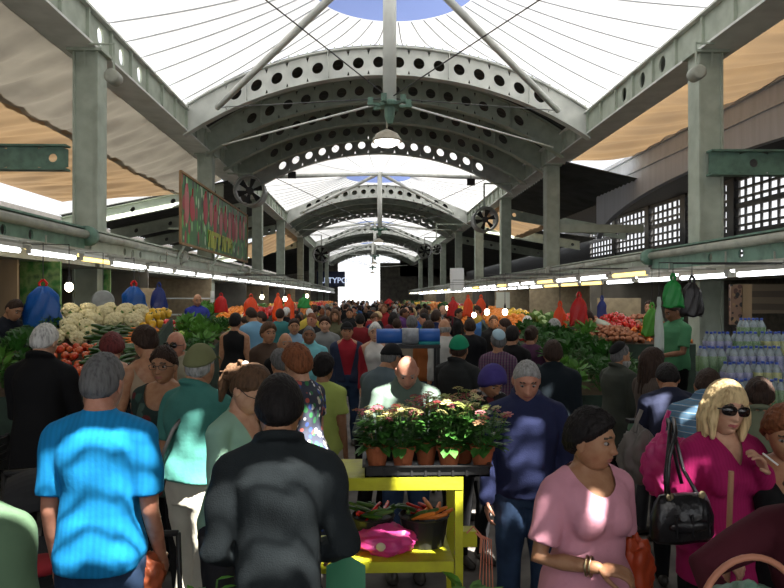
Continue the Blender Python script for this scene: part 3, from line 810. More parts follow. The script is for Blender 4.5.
    if bottom.get('skirt'):
        mb = MB(); z1 = bottom['skirt']; rr = [(1.0, .165*bw, .125), (.9, .185*bw, .14), (.7, .2*bw, .16), (z1, .23*bw, .19)]
        RR = [[Vector((rx*math.cos(a)*(1+.04*math.sin(a*9)*(1.0-z)), ry*math.sin(a)*(1+.04*math.sin(a*7)*(1.0-z)), z)) for a in [2*PI*j/40 for j in range(40)]] for z, rx, ry in rr]
        mb.rings(RR); put('skirt', mb.v, mb.f, m_b)
    else:
        mb = MB(); torso(mb, .008, .82, 1.03)
        for L_ in legs: leg(mb, L_, bottom.get('inf', .010), bottom.get('t', 1.0))
        Vt, Ft = remesh(mb, vox*1.1, 3); Vt = folds(Vt, .004 if lod < 2 else 0, 3)
        put('trousers', Vt, Ft, m_b)
    if lod < 2:
        for (Hh, K, A) in legs:
            mb = MB(); R_ = []
            for yy, w_, hh, z_ in ((.075, .025, .03, .035), (.05, .038, .045, .045), (-.02, .040, .045, .045), (-.10, .046, .032, .032), (-.16, .040, .024, .024), (-.185, .018, .014, .02)):
                R_.append([Vector((A.x+w_*math.cos(a), A.y+yy, max(.002, z_+hh*math.sin(a)))) for a in [2*PI*j/14 for j in range(14)]])
            mb.rings(R_); put('shoe', mb.v, mb.f, shoes or M_shoe)
    inf_ = dict(root=root, AR=AR, U=U, s=s, head=HCn, h2w=h2w, R=R(face))
    def world(p): p = Vector(p)*s; c_, s_ = math.cos(R(face)), math.sin(R(face)); return Vector((pos[0]+c_*p.x-s_*p.y, pos[1]+s_*p.x+c_*p.y, p.z+(pos[2] if len(pos) > 2 else 0)))
    inf_['w'] = world; return inf_
def cloth(name, c, **k):
    k.setdefault('rough', .85); k.setdefault('bump', .15); k.setdefault('bscale', 60); k.setdefault('var', .12); k.setdefault('spec', .2); return mat('cloth '+name, c, **k)
M_jeans = cloth('blue denim', (.035, .065, .13), var=.5, vscale=5, col2=(.015, .028, .06))
M_black = cloth('black', (.008, .008, .009)); M_shoe = mat('dark leather shoe', (.03, .025, .02), .4)
# ------------------------------------------------------------ the people near the camera
def at(px, ytop, Y, label, lean=0, face=0, hatgap=0, base=0, **k):
    hd = P(px, ytop, Y); s = (hd.z-base-hatgap)/(.93+.782*math.cos(R(lean))); f = Vector((math.sin(R(face)), -math.cos(R(face)), 0))
    r = Vector((hd.x, Y, 0))-f*s*.70*math.sin(R(lean)); return person(label, (r.x, r.y, base), s*1.75, face, lean=lean, **k)
DN = ((.12, .03, -1), (.05, -.25, -1), .5)
FW = ((.12, -.25, -1), (-.25, -1, -.15), .7)        # forearms forward
FR = ((.15, .05, -1), (-.9, -1, -.1), .7)          # forearm across the belly
c_blue = cloth('turquoise blue ribbed', (.010, .24, .55), pat='vstripes', sc=14, col2=(.008, .21, .48))
at(101, 350, 2.85, 'grey haired man from behind in a bright turquoise blue short sleeved shirt', face=178, hy=-4, hp=4, bulk=.93, hair=('crop', 'salt', .010), skin='red', lod=0,
   top=dict(m=c_blue, sl=.5, hem=.88, inf=.022, flare=.12, fold=.006), bottom=dict(m=M_jeans), armL=((.10, 0, -1), (.04, -.35, -1), .6), armR=((.10, 0, -1), (.04, -.5, -1), .6))
c_char = cloth('charcoal fleece', (.020, .026, .029), bump=.3, bscale=200, var=.25, vscale=7)
at(279, 373, 2.5, 'man with short black hair seen from behind in a dark charcoal fleece jacket', face=184, hy=0, hp=14, bulk=.90, hair=('short', 'black', .016), skin='tan', lod=0,
   top=dict(m=c_char, sl=1, hem=.80, inf=.028, collar=True, fold=.010, name='jacket'), bottom=dict(m=M_black), armL=((.19, .12, -1), (-.35, -.9, -.35), .6), armR=((.24, .12, -1), (-.35, -.9, -.35), .6))
c_moss = cloth('moss green', (.10, .17, .10))
at(-44, 412, 2.0, 'person in a moss green top cut off by the lower left corner', face=165, bulk=1.25, hair=('short', 'dark'), lod=0, top=dict(m=c_moss, sl=.5, inf=.025, hem=.85), armL=DN)
c_teal = cloth('teal polo', (.055, .20, .17))
c_olivecap = cloth('olive cap', (.16, .17, .08)); c_khaki = cloth('pale khaki', (.60, .57, .47))
t4 = at(198, 344, 4.0, 'man in teal polo shirt, olive cap and pale trousers, seen from behind with shoulder strap', face=148, hy=18, bulk=1.22, hair=('crop', 'grey', .006), skin='tan', lod=0, belly=.05,
   top=dict(m=c_teal, sl=.5, hem=.96, inf=.024, flare=.12, collar=True, fold=.008), bottom=dict(m=c_khaki, inf=.024), armR=((.18, 0, -1), (.2, -.8, -.75), .6), armL=((.2, .05, -1), (-.2, -1, -.5), .6), stride=.12, extra=[('cap', c_olivecap, .020, -1)])
c_mint = cloth('pale mint knit', (.30, .50, .38))
at(246, 359, 3.3, 'woman in a pale mint cardigan and thin glasses with tied brown hair looking down', face=62, hp=30, lean=8, bulk=.88, female=True, hair=('tail', 'brown'), skin='fair', lod=0, top=dict(m=c_mint, sl=1, hem=.84, flare=.03, inf=.016, neck=('v', 1.24, .35), name='cardigan'),
   bottom=dict(m=cloth('dark trousers', (.03, .03, .035))), armL=((.1, -.2, -1), (-.1, -1, .1), .7), armR=((.15, -.1, -1), (-.1, -1, 0), .7), extra=[('glasses', M_dark), ('clip', mat('pearl clip', (.85, .8, .75), .3))])
c_floral = cloth('white floral print', (.72, .72, .72), pat='cells', sc=20, cols=[(.02, .02, .05), (.03, .05, .16), (.04, .12, .06), (.38, .05, .05), (.02, .02, .03)])
c_floral = cloth('dark floral print', (.05, .055, .08), pat='cells', sc=26, cols=[(.55, .52, .42), (.05, .09, .30), (.05, .20, .08), (.45, .10, .08), (.70, .70, .72)])
at(300, 344, 4.5, 'woman with short reddish hair in a colourful floral dress behind the charcoal jacket', face=-120, hy=-25, hp=12, bulk=1.2, female=True, hair=('puff', 'red', .026), skin='fair', lod=0, top=dict(m=c_floral, sl=.35, hem=.5, flare=.25, inf=.02, name='dress'),
   bottom=dict(m=cloth('white trousers', (.6, .6, .62))), armL=((.35, .1, -1), (-.4, -.9, -.3), .6))
at(323, 353, 5.4, 'person with black hair in a lime yellow shirt seen from behind', face=165, hy=-5, bulk=1.0, female=True, hair=('puff', 'black', .02), skin='olive', lod=1, top=dict(m=cloth('lime yellow', (.45, .55, .14)), sl=.4, hem=.8), bottom=dict(m=c_khaki))
at(280, 349, 5.9, 'grey haired person in a slate shirt behind the floral dress', face=190, hy=20, bulk=1.05, hair=('puff', 'salt', .018), skin='tan', lod=1, top=dict(m=cloth('slate', (.10, .12, .13)), sl=.5), bottom=dict(m=M_black))
at(285, 332, 7.3, 'bald old man with white side hair in a black top', face=20, bulk=1.0, hair=('ring', 'white'), skin='tan', lod=1, top=dict(m=M_black, sl=1), bottom=dict(m=M_black), brow='grey')
c_cyan = cloth('aqua polo', (.18, .50, .56))
at(309, 325, 8.6, 'moustached man in an aqua polo shirt walking towards the camera', face=5, bulk=1.15, belly=.05, hair=('crop', 'salt', .004), skin='brown', lod=1, top=dict(m=c_cyan, sl=.5, collar=True, hem=.84), bottom=dict(m=cloth('stone trousers', (.2, .18, .15))))
c_green_fl = cloth('dark green floral', (.02, .035, .03), pat='cells', sc=13, cols=[(.03, .07, .055), (.10, .02, .02), (.015, .03, .03), (.05, .085, .07), (.02, .03, .03)])
at(165, 345, 4.55, 'woman in glasses with short dark hair and dark green patterned top', face=-8, hp=4, bulk=1.15, female=True, hair=('puff', 'dark', .016), skin='olive', lod=0, top=dict(m=c_green_fl, sl=.5, neck=('u', 1.30, .125), hem=.75, flare=.15), bottom=dict(m=M_black), extra=[('glasses', M_dark)], armL=FR, armR=DN)
at(177, 330, 6.1, 'bald man in black sunglasses and a sand coloured shirt', face=-18, bulk=1.1, hair=('ring', 'grey'), skin='red', lod=0, top=dict(m=cloth('sand', (.33, .31, .22)), sl=.5, collar=True), bottom=dict(m=M_black), extra=[('sunglasses', M_dark)])
at(147, 323, 5.15, 'tall woman with piled dark brown hair in a low backed beige top', face=-135, hy=0, hp=22, lean=8, bulk=1.0, female=True, hair=('bun', 'dark', .026), skin='tan', lod=0, top=dict(m=cloth('beige jersey', (.36, .27, .18)), sl=0, neck=('back', 1.25, .15), hem=.85), bottom=dict(m=M_black), armR=((.25, -.35, -1), (.1, -1, -.5), .6), armL=FW)
at(112, 332, 5.7, 'woman with maroon hair in a black top bending over the vegetable stall', face=-160, hp=25, lean=14, bulk=1.0, female=True, hair=('puff', 'maroon', .028), skin='fair', lod=1, top=dict(m=M_black, sl=.35, neck=('back', 1.3, .12)), bottom=dict(m=M_black), armL=FW, armR=FW)
at(43, 321, 4.85, 'white haired person dressed all in black facing the tomato heap', face=176, hp=14, hy=-4, lean=4, bulk=.98, hair=('short', 'white', .014), skin='fair', lod=0, top=dict(m=M_black, sl=1, hem=.80, inf=.02, name='jacket', collar=True), bottom=dict(m=M_black, inf=.02), armL=FW, armR=FW)
c_vnavy = cloth('navy tee', (.012, .014, .02))
at(13, 297, 7.7, 'dark haired vendor in a navy shirt leaning over the left stall', face=70, hp=28, lean=16, base=.3, hair=('crop', 'dark', .006), skin='olive', lod=1, top=dict(m=c_vnavy, sl=.5), armL=FW, armR=FW)
at(197, 293, 13.5, 'balding vendor in a royal blue shirt behind the left stalls', face=30, hp=15, base=.3, hair=('ring', 'grey'), skin='tan', lod=1, top=dict(m=cloth('royal blue', (.03, .04, .24)), sl=1), armL=FW, armR=FW)
# middle
c_sage = cloth('sage grey shirt', (.11, .155, .125))
fl = at(407, 352, 4.75, 'bald flower seller in a sage green shirt bending over the pot plants', face=0, hp=30, lean=16, bulk=1.2, hair=('ring', 'white'), skin='red', lod=0, brow='grey', top=dict(m=c_sage, sl=.5, inf=.024, collar=True, hem=.84), bottom=dict(m=M_jeans), armR=((.35, -.25, -1), (.0, -.45, -1), .5), armL=((.3, -.1, -1), (-.1, -.9, -.6), .5))
c_dusty = cloth('dusty blue shirt', (.095, .13, .15))
at(390, 343, 5.7, 'man in a black cap and dusty blue shirt bending behind the flower seller', face=140, hp=20, lean=18, bulk=1.1, hair=('crop', 'salt', .006), skin='tan', lod=1, top=dict(m=c_dusty, sl=1, inf=.024), bottom=dict(m=M_black), armL=FW, armR=FW, extra=[('cap', M_black, .018)])
c_gcap = cloth('bright green cap', (.012, .22, .11))
at(458, 336, 6.2, 'man in a bright green baseball cap and a dark jacket seen from behind', face=140, hy=22, bulk=1.1, hair=('crop', 'dark', .008), skin='olive', lod=0, top=dict(m=cloth('faded black', (.022, .024, .024)), sl=1, inf=.03, name='jacket', collar=True), bottom=dict(m=M_black), armL=FW, armR=FW, extra=[('cap', c_gcap, .024)])
c_bwf = cloth('black and white print', (.012, .012, .014), pat='cells', sc=15, cols=[(.35, .35, .35), (.01, .01, .01), (.2, .2, .2), (.02, .02, .02), (.10, .02, .02)])
at(491, 364, 5.0, 'woman in a purple knitted hat and black and white patterned blouse bending down', face=25, hp=35, lean=22, bulk=1.15, female=True, hair=('short', 'dark'), skin='olive', lod=1, top=dict(m=c_bwf, sl=1, inf=.024), bottom=dict(m=M_black), armL=FW, armR=FW, extra=[('scarf', cloth('purple knit', (.06, .045, .20)))])
c_plaid = cloth('purple plaid', (.2, .1, .2), pat='plaid', sc=11, cols=[(.10, .035, .09), (.04, .03, .07), (.22, .17, .19)])
at(498, 330, 7.4, 'person in a purple plaid shirt with a pale blue head covering', face=160, hy=20, bulk=1.05, female=True, hair=('short', 'salt'), skin='tan', lod=1, top=dict(m=c_plaid, sl=1), bottom=dict(m=M_black), extra=[('kippah', cloth('pale blue knit', (.35, .50, .58)))])
at(512, 325, 8.0, 'young man in a black tee shirt seen from behind beside the plaid shirt', face=150, bulk=1.0, hair=('short', 'black'), skin='tan', lod=1, top=dict(m=M_black, sl=.5), bottom=dict(m=M_black))
c_navy = cloth('navy zip sweater', (.020, .026, .075), bump=.25, bscale=150)
nv = at(526, 357, 4.0, 'grey haired man in a navy zip sweater and jeans looking down beside the flowers', face=-6, hp=22, lean=3, bulk=1.13, hair=('crop', 'grey', .009), skin='red', lod=0, brow='dark', belly=.03, top=dict(m=c_navy, sl=1, inf=.026, collar=True, hem=.88, fold=.009, name='sweater'), bottom=dict(m=M_jeans, inf=.02), armR=((.15, .05, -1), (.05, -.3, -1), .6), armL=((.25, .1, -1), (-.5, -.3, -1), .6), stride=.1)
at(553, 340, 6.0, 'man in a black jacket with dark hair seen from behind beside the herbs', face=172, bulk=1.15, hair=('short', 'dark', .018), skin='tan', lod=1, top=dict(m=cloth('blue black', (.010, .016, .022)), sl=1, inf=.03, name='jacket', collar=True), bottom=dict(m=M_black))
c_grcoat = cloth('grey green coat', (.06, .068, .055))
at(619, 343, 6.3, 'bearded man in a black skullcap and long grey green coat facing the herbs', face=112, hy=-5, bulk=1.1, hair=('short', 'salt', .010), skin='tan', lod=0, beard=('grey', .014), top=dict(m=c_grcoat, sl=1, inf=.03, hem=.6, flare=.1, name='coat', collar=True), bottom=dict(m=M_black), armL=FW, armR=DN, extra=[('kippah', M_black)])
c_taupe = cloth('taupe knit', (.11, .085, .07), pat='vstripes', sc=20, col2=(.085, .065, .055))
at(650, 348, 5.7, 'woman with long brown hair in a taupe sweater turned away to the right', face=108, hp=8, bulk=.98, female=True, hair=('long', 'dark', .026), skin='fair', lod=0, top=dict(m=c_taupe, sl=1, hem=.85), bottom=dict(m=cloth('grey trousers', (.05, .05, .055))), armR=((.1, .15, -1), (.05, -.5, -1), .5), armL=FW)
at(668, 362, 5.0, 'black haired man in a midnight blue jacket bending over the goods', face=168, hp=32, lean=22, bulk=1.05, hair=('short', 'black', .016), skin='tan', lod=0, top=dict(m=cloth('midnight blue', (.02, .024, .05)), sl=1, inf=.028, name='jacket'), bottom=dict(m=M_black), armL=FW, armR=FW)
c_stripe = cloth('blue striped', (.3, .4, .5), pat='stripes', sc=4.2, cols=[(.09, .17, .26), (.09, .17, .26), (.36, .42, .48), (.07, .22, .38), (.12, .2, .28)])
at(708, 367, 4.35, 'man in a blue striped shirt bending behind the blonde woman', face=150, hp=30, lean=24, bulk=1.15, hair=('short', 'dark', .012), skin='tan', lod=0, top=dict(m=c_stripe, sl=.6, inf=.026, collar=True, hem=.82), bottom=dict(m=M_black), armL=FW, armR=DN)
c_mag = cloth('magenta ribbed knit', (.33, .012, .10), pat='vstripes', sc=24, col2=(.29, .010, .085))
bl = at(722, 379, 3.05, 'blonde woman in black sunglasses and magenta sweater holding a cigarette', face=8, hp=3, hy=-4, hroll=6, bulk=1.1, female=True, hair=('bob', 'blond', .020), skin='fair', lod=0, lips=M_lipr,
   top=dict(m=c_mag, sl=1, inf=.02, hem=.78, flare=.12, neck=('v', 1.33, .5), fold=.006, name='sweater'), bottom=dict(m=M_black), armL=((.12, -.42, -1), (-.62, -.45, 1.15), .75), armR=((.3, .05, -1), (-.5, -.7, -.55), .7), extra=[('sunglasses', M_dark)])
c_pink = cloth('pale pink', (.60, .28, .35))
pk = at(588, 408, 2.68, 'woman with short black hair in a pale pink blouse turned to the right', face=18, hy=34, hp=4, bulk=1.10, female=True, hair=('puff', 'black', .022), skin='olive', lod=0,
   top=dict(m=c_pink, sl=.5, inf=.024, hem=.86, flare=.15, neck=('u', 1.36, .10), fold=.007, name='blouse'), bottom=dict(m=M_black), armR=((.34, -.06, -1), (-.75, -.85, .02), .75), armL=((.2, .1, -1), (.0, -.15, -1), .6))
at(760, 377, 4.15, 'woman with pinned up hair in an olive khaki top seen from behind', face=155, hp=20, lean=8, bulk=1.1, female=True, hair=('bun', 'dark', .026), skin='tan', lod=0, top=dict(m=cloth('olive khaki', (.14, .155, .10)), sl=.4, hem=.85, collar=True), bottom=dict(m=M_black), armL=FW)
at(786, 406, 2.95, 'woman with reddish hair and black low necked top at right edge', face=-30, hp=15, hy=10, bulk=1.1, female=True, hair=('curly', 'red', .034), skin='tan', lod=0, top=dict(m=M_black, sl=1, neck=('v', 1.30, .8), hem=.8), bottom=dict(m=M_black), armR=((.1, 0, -1), (0, -.2, -1), .5))
c_maroon = cloth('maroon', (.07, .012, .02))
ms = at(822, 455, 2.05, 'person in a maroon sweater with silver bangles reaching into a basket at the lower right', face=-40, lean=28, hp=25, bulk=1.25, female=True, hair=('puff', 'dark'), skin='brown', lod=0, top=dict(m=c_maroon, sl=.62, inf=.026, neck=('u', 1.36, .1)), bottom=dict(m=M_black), armR=((.75, -.6, -.55), (-.6, -.6, -.5), .6), armL=((.1, -.4, -1), (-.5, -1, -.1), .7))
# behind the right hand stalls
c_gpolo = cloth('green vendor polo', (.075, .24, .115))
at(675, 301, 8.0, 'vendor in a green polo shirt standing behind the right stall', face=-75, hp=20, hy=-10, base=.3, bulk=1.15, hair=('crop', 'dark', .006), skin='brown', lod=0, top=dict(m=c_gpolo, sl=.5, collar=True, inf=.024), bottom=dict(m=M_black), armL=FW, armR=FW)
at(650, 300, 11.2, 'vendor in a light green apron behind a hanging green bag', face=-40, base=.3, hair=('short', 'dark'), skin='tan', lod=1, top=dict(m=cloth('light green apron', (.2, .32, .2)), sl=.5))
at(586, 311, 9.9, 'vendor in a pale grey shirt bending across the herb display', face=-80, hp=20, lean=48, base=.25, hair=('short', 'dark'), skin='tan', lod=1, top=dict(m=cloth('pale grey', (.40, .44, .38)), sl=.5, inf=.022), armR=((.2, -1, -.3), (0, -1, -.2), .5), armL=FW)
# second rank, middle distance
def mid(px, yt, Y, label, col, face=0, **k):
    d = dict(bulk=1.05, hair=('short', 'dark'), skin='tan', lod=1); d.update(k); tk = d.pop('tk', {}); tp = dict(m=cloth(col[0], col[1]), sl=.6); tp.update(tk); return at(px, yt, Y, label, face=face, top=tp, **d)
c_wb = ('black dress', (.010, .010, .011))
mid(235, 312, 9.6, 'woman in a long black sleeveless dress standing by the left stalls', c_wb, 170, female=True, tk=dict(sl=0, hem=.4, flare=.15), hair=('short', 'black'))
mid(252, 306, 10.8, 'man in a light blue shirt leaning towards the left stalls', ('sky blue', (.16, .33, .48)), -140, lean=10, hp=20)
mid(294, 318, 10.2, 'person in a pale blue hooded top carrying a child among the crowd', ('pale blue', (.2, .33, .45)), 10)
mid(325, 316, 10.5, 'young man in a grey tee shirt facing the camera', ('mid grey', (.20, .21, .21)), 0, skin='fair', hair=('curly', 'dark', .02))
mid(347, 322, 9.4, 'man in a navy jacket over a red shirt with a dark cap', ('navy jacket', (.03, .04, .08)), 5, extra=[('cap', M_black)], tk=dict(sl=1, neck=('v', .80, .22), name='jacket', under=cloth('red shirt', (.34, .02, .035))))
mid(375, 323, 9.0, 'white haired woman in a red cardigan over a white blouse', ('red cardigan', (.28, .02, .03)), 0, female=True, hair=('short', 'white', .02), skin='fair', tk=dict(sl=1, neck=('v', .75, .28), name='cardigan', under=cloth('white blouse', (.6, .58, .55))))
mid(360, 313, 12.0, 'woman in a dark red shawl seen from behind in mid aisle', ('wine shawl', (.18, .015, .02)), 180, female=True, hair=('short', 'black'), tk=dict(sl=1, flare=.3))
mid(412, 315, 10.4, 'grey haired person in a beige shirt beyond the blue roll', ('beige shirt', (.33, .30, .23)), 180, hair=('short', 'salt'))
mid(428, 320, 9.4, 'person in an orange patterned scarf beyond the blue roll', ('rust', (.30, .10, .03)), 150, female=True)
mid(445, 318, 8.9, 'bald man in a white shirt among the crowd right of the blue roll', ('off white', (.5, .5, .47)), -160, hair=('ring', 'grey'))
mid(470, 318, 9.8, 'woman in a black coat with back turned left of the plaid shirt', ('black coat', (.012, .013, .016)), 175, tk=dict(sl=1, hem=.5))
mid(506, 318, 9.7, 'man with cropped hair and stubble at the orange display', ('brown shirt', (.09, .06, .05)), -110)
mid(531, 325, 8.4, 'woman in a dark patterned blouse by the red produce', ('plum', (.08, .03, .07)), 140, female=True, hair=('bun', 'dark'))
mid(555, 318, 9.4, 'silver haired woman in a rose blouse by the herb stall', ('rose', (.28, .14, .15)), -160, female=True, hair=('short', 'grey'))
mid(575, 322, 8.2, 'woman in a purple blouse by the herb stall', ('violet', (.10, .06, .16)), 150, female=True) if 0 else None
mid(397, 318, 12.5, 'man in a checked grey shirt halfway down the aisle', ('check grey', (.16, .16, .17)), 180)
mid(335, 309, 13.5, 'woman in a dark olive cardigan in the middle of the crowd', ('dark olive', (.09, .09, .05)), 0, female=True, hair=('long', 'brown'))
mid(268, 322, 8.0, 'short person in a brown cardigan beside the moustached man', ('umber', (.08, .05, .035)), 30, female=True, hair=('curly', 'brown', .024))
mid(262, 311, 12.6, 'man in a dark blue shirt by the second left stall', ('ink blue', (.03, .05, .14)), -90)
mid(280, 308, 13.4, 'woman in a teal scarf walking away on the left', ('teal scarf', (.04, .17, .17)), 180, female=True)
mid(478, 305, 14.5, 'vendor in a yellow apron behind the oranges', ('mustard apron', (.40, .26, .04)), -90, base=.2)
mid(424, 308, 14.0, 'person in a cobalt blue anorak halfway down the aisle', ('cobalt', (.02, .08, .32)), 180, tk=dict(sl=1))

# ------------------------------------------------------------ the crowd further down the hall
def templ():
    T = []
    for i in range(10):
        fm = i % 2 == 1
        T.append(person('crowd', (0, -30-2*i), 1.7 if not fm else 1.62, 0, rnd.uniform(.95, 1.2), fm, hy=rnd.uniform(-25, 25), hp=rnd.uniform(0, 20), skin=['tan', 'olive', 'fair', 'brown', 'red'][i % 5],
            hair=(['short', 'long', 'ring', 'bob', 'crop', 'puff', 'short', 'bun', 'short', 'curly'][i], 'dark'), top=dict(m=M_black, sl=[.5, 1][i % 3 > 0], collar=not fm), armL=[DN, FW, FR][i % 3], armR=[FW, DN, DN][i % 3], lod=2, stride=.1)['root'])
    return T
TPL = templ()
TOPC = dict(red=(.30, .02, .025), white=(.55, .55, .53), black=(.012, .012, .013), navy=(.02, .03, .09), grey=(.14, .145, .15), green=(.04, .15, .07), blue=(.04, .12, .32), turquoise=(.06, .30, .34), brown=(.09, .05, .03), beige=(.34, .28, .19), purple=(.09, .035, .14), pink=(.42, .14, .19), orange=(.42, .13, .02), maroon=(.10, .015, .025), olive=(.10, .105, .05), yellow=(.46, .36, .06))
HN = dict(black='black', dark='dark brown', brown='brown', red='reddish', grey='grey', white='white', salt='greying', blond='blond')
tw_ = ['black']*12+['navy']*6+['grey']*4+['maroon']*3+['brown']*3+['olive']*2+['white']*2+['blue']*2+['beige']*2+['red']*2+['green', 'purple', 'pink', 'turquoise', 'orange', 'yellow']
used = set(); taken = [(o.location.x, o.location.y) for o in COL.objects if o.get('category') == 'person' and o.location.y > 6]
first = True; avail = list(TPL); nC = 0
y = 9.6
while y < 62:
    nrow = 5 if y < 40 else 4
    for k in range(nrow):
        x = -2.15+4.75*(k+.5)/nrow+rnd.uniform(-.35, .35); yy = y+rnd.uniform(-.35, .35)
        if y > 22: x *= 1.0
        if y < 15 and any((x-a)**2+(yy-b)**2 < .38 for a, b in taken): continue
        if y < 11 and rnd.random() < .3: continue
        i = rnd.randrange(10); src = TPL[i]; fm = i % 2 == 1
        for _ in range(60):
            tc = rnd.choice(tw_); hc = rnd.choice(['black', 'black', 'dark', 'dark', 'brown', 'grey', 'salt', 'white', 'blond', 'red']); fc = rnd.choice([0, 0, 180, 180, 90, -90])
            side = 'left' if x < -.8 else 'right' if x > 1 else 'middle'
            dist = 'nearer' if y < 17 else 'middle' if y < 28 else 'farther' if y < 44 else 'farthest'
            fcw = {0: 'coming closer', 180: 'walking away', 90: 'turned right', -90: 'turned left'}[fc]
            wd_ = ('woman' if fm else 'man'); hd_ = 'a bald head' if i == 2 else HN[hc]+' hair'
            lb = '%s, %s top, %s, %s, %s of the aisle, %s crowd' % (wd_, tc, hd_.replace('a bald', 'bald'), fcw, side, dist)
            if lb not in used: break
        used.add(lb)
        if src in avail:
            avail.remove(src); o = src; o['group'] = 'distant crowd'
        else: o = dup(src, group='distant crowd')
        o.location = (x, yy, 0); o.rotation_euler = (0, 0, R(fc+rnd.uniform(-25, 25))); sc = rnd.uniform(.93, 1.06); o.scale = (sc, sc, sc); o['label'] = lb
        for ch in o.children:
            b = ch.name.split('.')[0]
            m_ = {'hair': HM[hc], 'shirt': None, 'trousers': None}.get(b, 0)
            if b == 'shirt': m_ = cloth('crowd '+tc, TOPC[tc])
            if b == 'trousers': m_ = rnd.choice([M_black, M_jeans, c_khaki if rnd.random() < .3 else M_black])
            if m_: ch.material_slots[0].link = 'OBJECT'; ch.material_slots[0].material = m_
        nC += 1
    y += 1.05 if y < 30 else 1.6
# ------------------------------------------------------------ galleries, pipes, lamps over the stalls
M_tubeW = mat('white fluorescent tube', (1, 1, 1), .3, emit=(.93, .97, 1), estr=5)
M_tubeY = mat('warm fluorescent tube', (1, .9, .6), .3, emit=(1, .72, .22), estr=2.0)
M_bulb = mat('glowing bulb', (1, .95, .8), .3, emit=(1, .86, .6), estr=14)
def fascia(side, xg, zg, spans, zoff=-.36):
    for i, (y0, y1) in enumerate(spans):
        t = thing('gallery_beam', 'sea green steel edge beam with pipe, %s on the %s side from the camera' % (ordn[i] if i < 5 else 'sixth', side), 'beam', (xg, y0, CAMZ+zg), group='green edge beams over the stalls')
        s_ = -1 if side == 'left' else 1; L_ = y1-y0; mb = MB()
        hole_plate(mb, lambda u, v, t_=0: Vector((s_*(.02+t_), u, v)), [L_*k/12 for k in range(13)], -.48, -.06, {3: (.075, .075), 4: (.075, .075), 5: (.075, .075), 8: (.075, .075), 9: (.075, .075)}, .03, 14)
        mb.box((min(-s_*.06, s_*.24), 0, -.51), (max(-s_*.06, s_*.24), L_, -.48)); mb.box((min(0, s_*.24), 0, 0), (max(0, s_*.24), L_, .03)); mb.build('beam_web', M_teal if i < 1 else M_steel, t)
        mb = MB(); mb.tube([(0, 0, -.1), (0, L_, -.1)], .075, 12); mb.build('pipe', M_pipe, t, smooth=True)
        mb = MB(); mb.tube([(-s_*0, L_-.02, -.12), (0, L_+.16, -.12)], .17, 18); mb.build('end_cap', M_teal if i < 1 else M_pipe, t, smooth=True)
        mb = MB(); mb.box((min(-s_*.1, s_*.9), 0, zoff-.28), (max(-s_*.1, s_*.9), L_+.1, zoff-.22)); mb.box((-s_*.1-.02, 0, zoff-.28), (-s_*.1+.02, L_+.1, zoff-.08)); mb.build('gutter', M_pipe, t)
fascia('left', -4.78, 1.16, [(3, 12.2), (12.5, 18.3), (18.6, 28), (28.4, 40), (40.3, 60), (60.3, 100)])
fascia('right', 5.85, .95, [(2.5, 14.5), (14.8, 22.5), (22.8, 30), (30.4, 42), (42.4, 62), (62.3, 100)])
tube_me = {}
for nm, m_ in (('W', M_tubeW), ('Y', M_tubeY)):
    mb = MB(); mb.tube([(0, -.6, 0), (0, .6, 0)], .028, 8, mi=0); tube_me[nm] = mb.mesh('tube', m_, True)
mb = MB(); mb.box((-.035, -.62, .03), (.035, .62, .07)); mb.box((-.02, -.63, -.02), (.02, -.6, .05)); mb.box((-.02, .6, -.02), (.02, .63, .05)); fit_me = mb.mesh('fitting', mat('white lamp fitting', (.5, .5, .46), .5))
fixL = {}
OR = ['nearest', 'second', 'third', 'fourth', 'fifth', 'sixth', 'seventh', 'eighth', 'ninth', 'tenth', 'eleventh', 'twelfth']
def tuberow(x, y0, step, z, kf, side, rown):
    y = y0; i = 0
    while y < 60:
        k = kf(i, y); kn = 'warm yellow' if k == 'Y' else 'cool white'
        lb = ('%s strip light, %s from the camera in the %s row over the %s stalls' % (kn, OR[i], rown, side)) if i < 12 else 'small far strip light in the %s row over the %s stalls' % (rown, side)
        t = thing('strip_light', lb, 'light', (x, y, CAMZ+z), 0, 'strip lights, %s row over the %s stalls' % (rown, side)); link('fitting', fit_me, t); link('tube', tube_me[k], t)
        y += step(y); i += 1
c145 = lambda y: 1.45
tuberow(-4.25, 5.2, c145, .62, lambda i, y: 'Y' if y < 14 else 'W', 'left', 'outer')
tuberow(-3.75, 5.7, c145, .50, lambda i, y: 'W' if i % 3 else 'Y', 'left', 'middle')
tuberow(-3.2, 9.6, c145, .42, lambda i, y: 'W', 'left', 'inner')
tuberow(4.9, 5.0, lambda y: 1.9 if y < 9 else 1.5, .36, lambda i, y: 'W', 'right', 'outer')
tuberow(4.3, 7.5, lambda y: 1.5, .26, lambda i, y: 'Y' if 12 < y < 18 else 'W', 'right', 'middle')
tuberow(3.5, 9.4, lambda y: 1.5, .30, lambda i, y: 'W' if i % 3 else 'Y', 'right', 'inner')
for sd, rows_, xg, zg in (('left', ((-4.25, .62, 0), (-3.75, .50, 0), (-3.2, .42, 4.4)), -4.72, .62), ('right', ((4.9, .36, 0), (4.3, .26, 2.5), (3.5, .30, 4.4)), 5.8, .45)):
    t = thing('lamp_frame', 'thin grey steel frame carrying the strip lights over the %s stalls' % sd, 'frame', (xg, 4.4, CAMZ))
    for x, z, y0 in rows_: mb = MB(); mb.box((x-xg-.02, y0, z+.068), (x-xg+.02, 56.5, z+.10)); mb.build('rail', M_pipe, t)
    mb = MB(); y = 1.0
    while y < 56:
        rr = [r for r in rows_ if r[2] <= y]; mb.bar((0, y, zg), (rr[-1][0]-xg, y, rr[-1][1]+.12), .03)
        for r in rr: mb.bar((r[0]-xg, y, r[1]+.07), (r[0]-xg, y, zg+.0+.1), .015)
        y += 3
    mb.build('cross_bar', M_pipe, t)
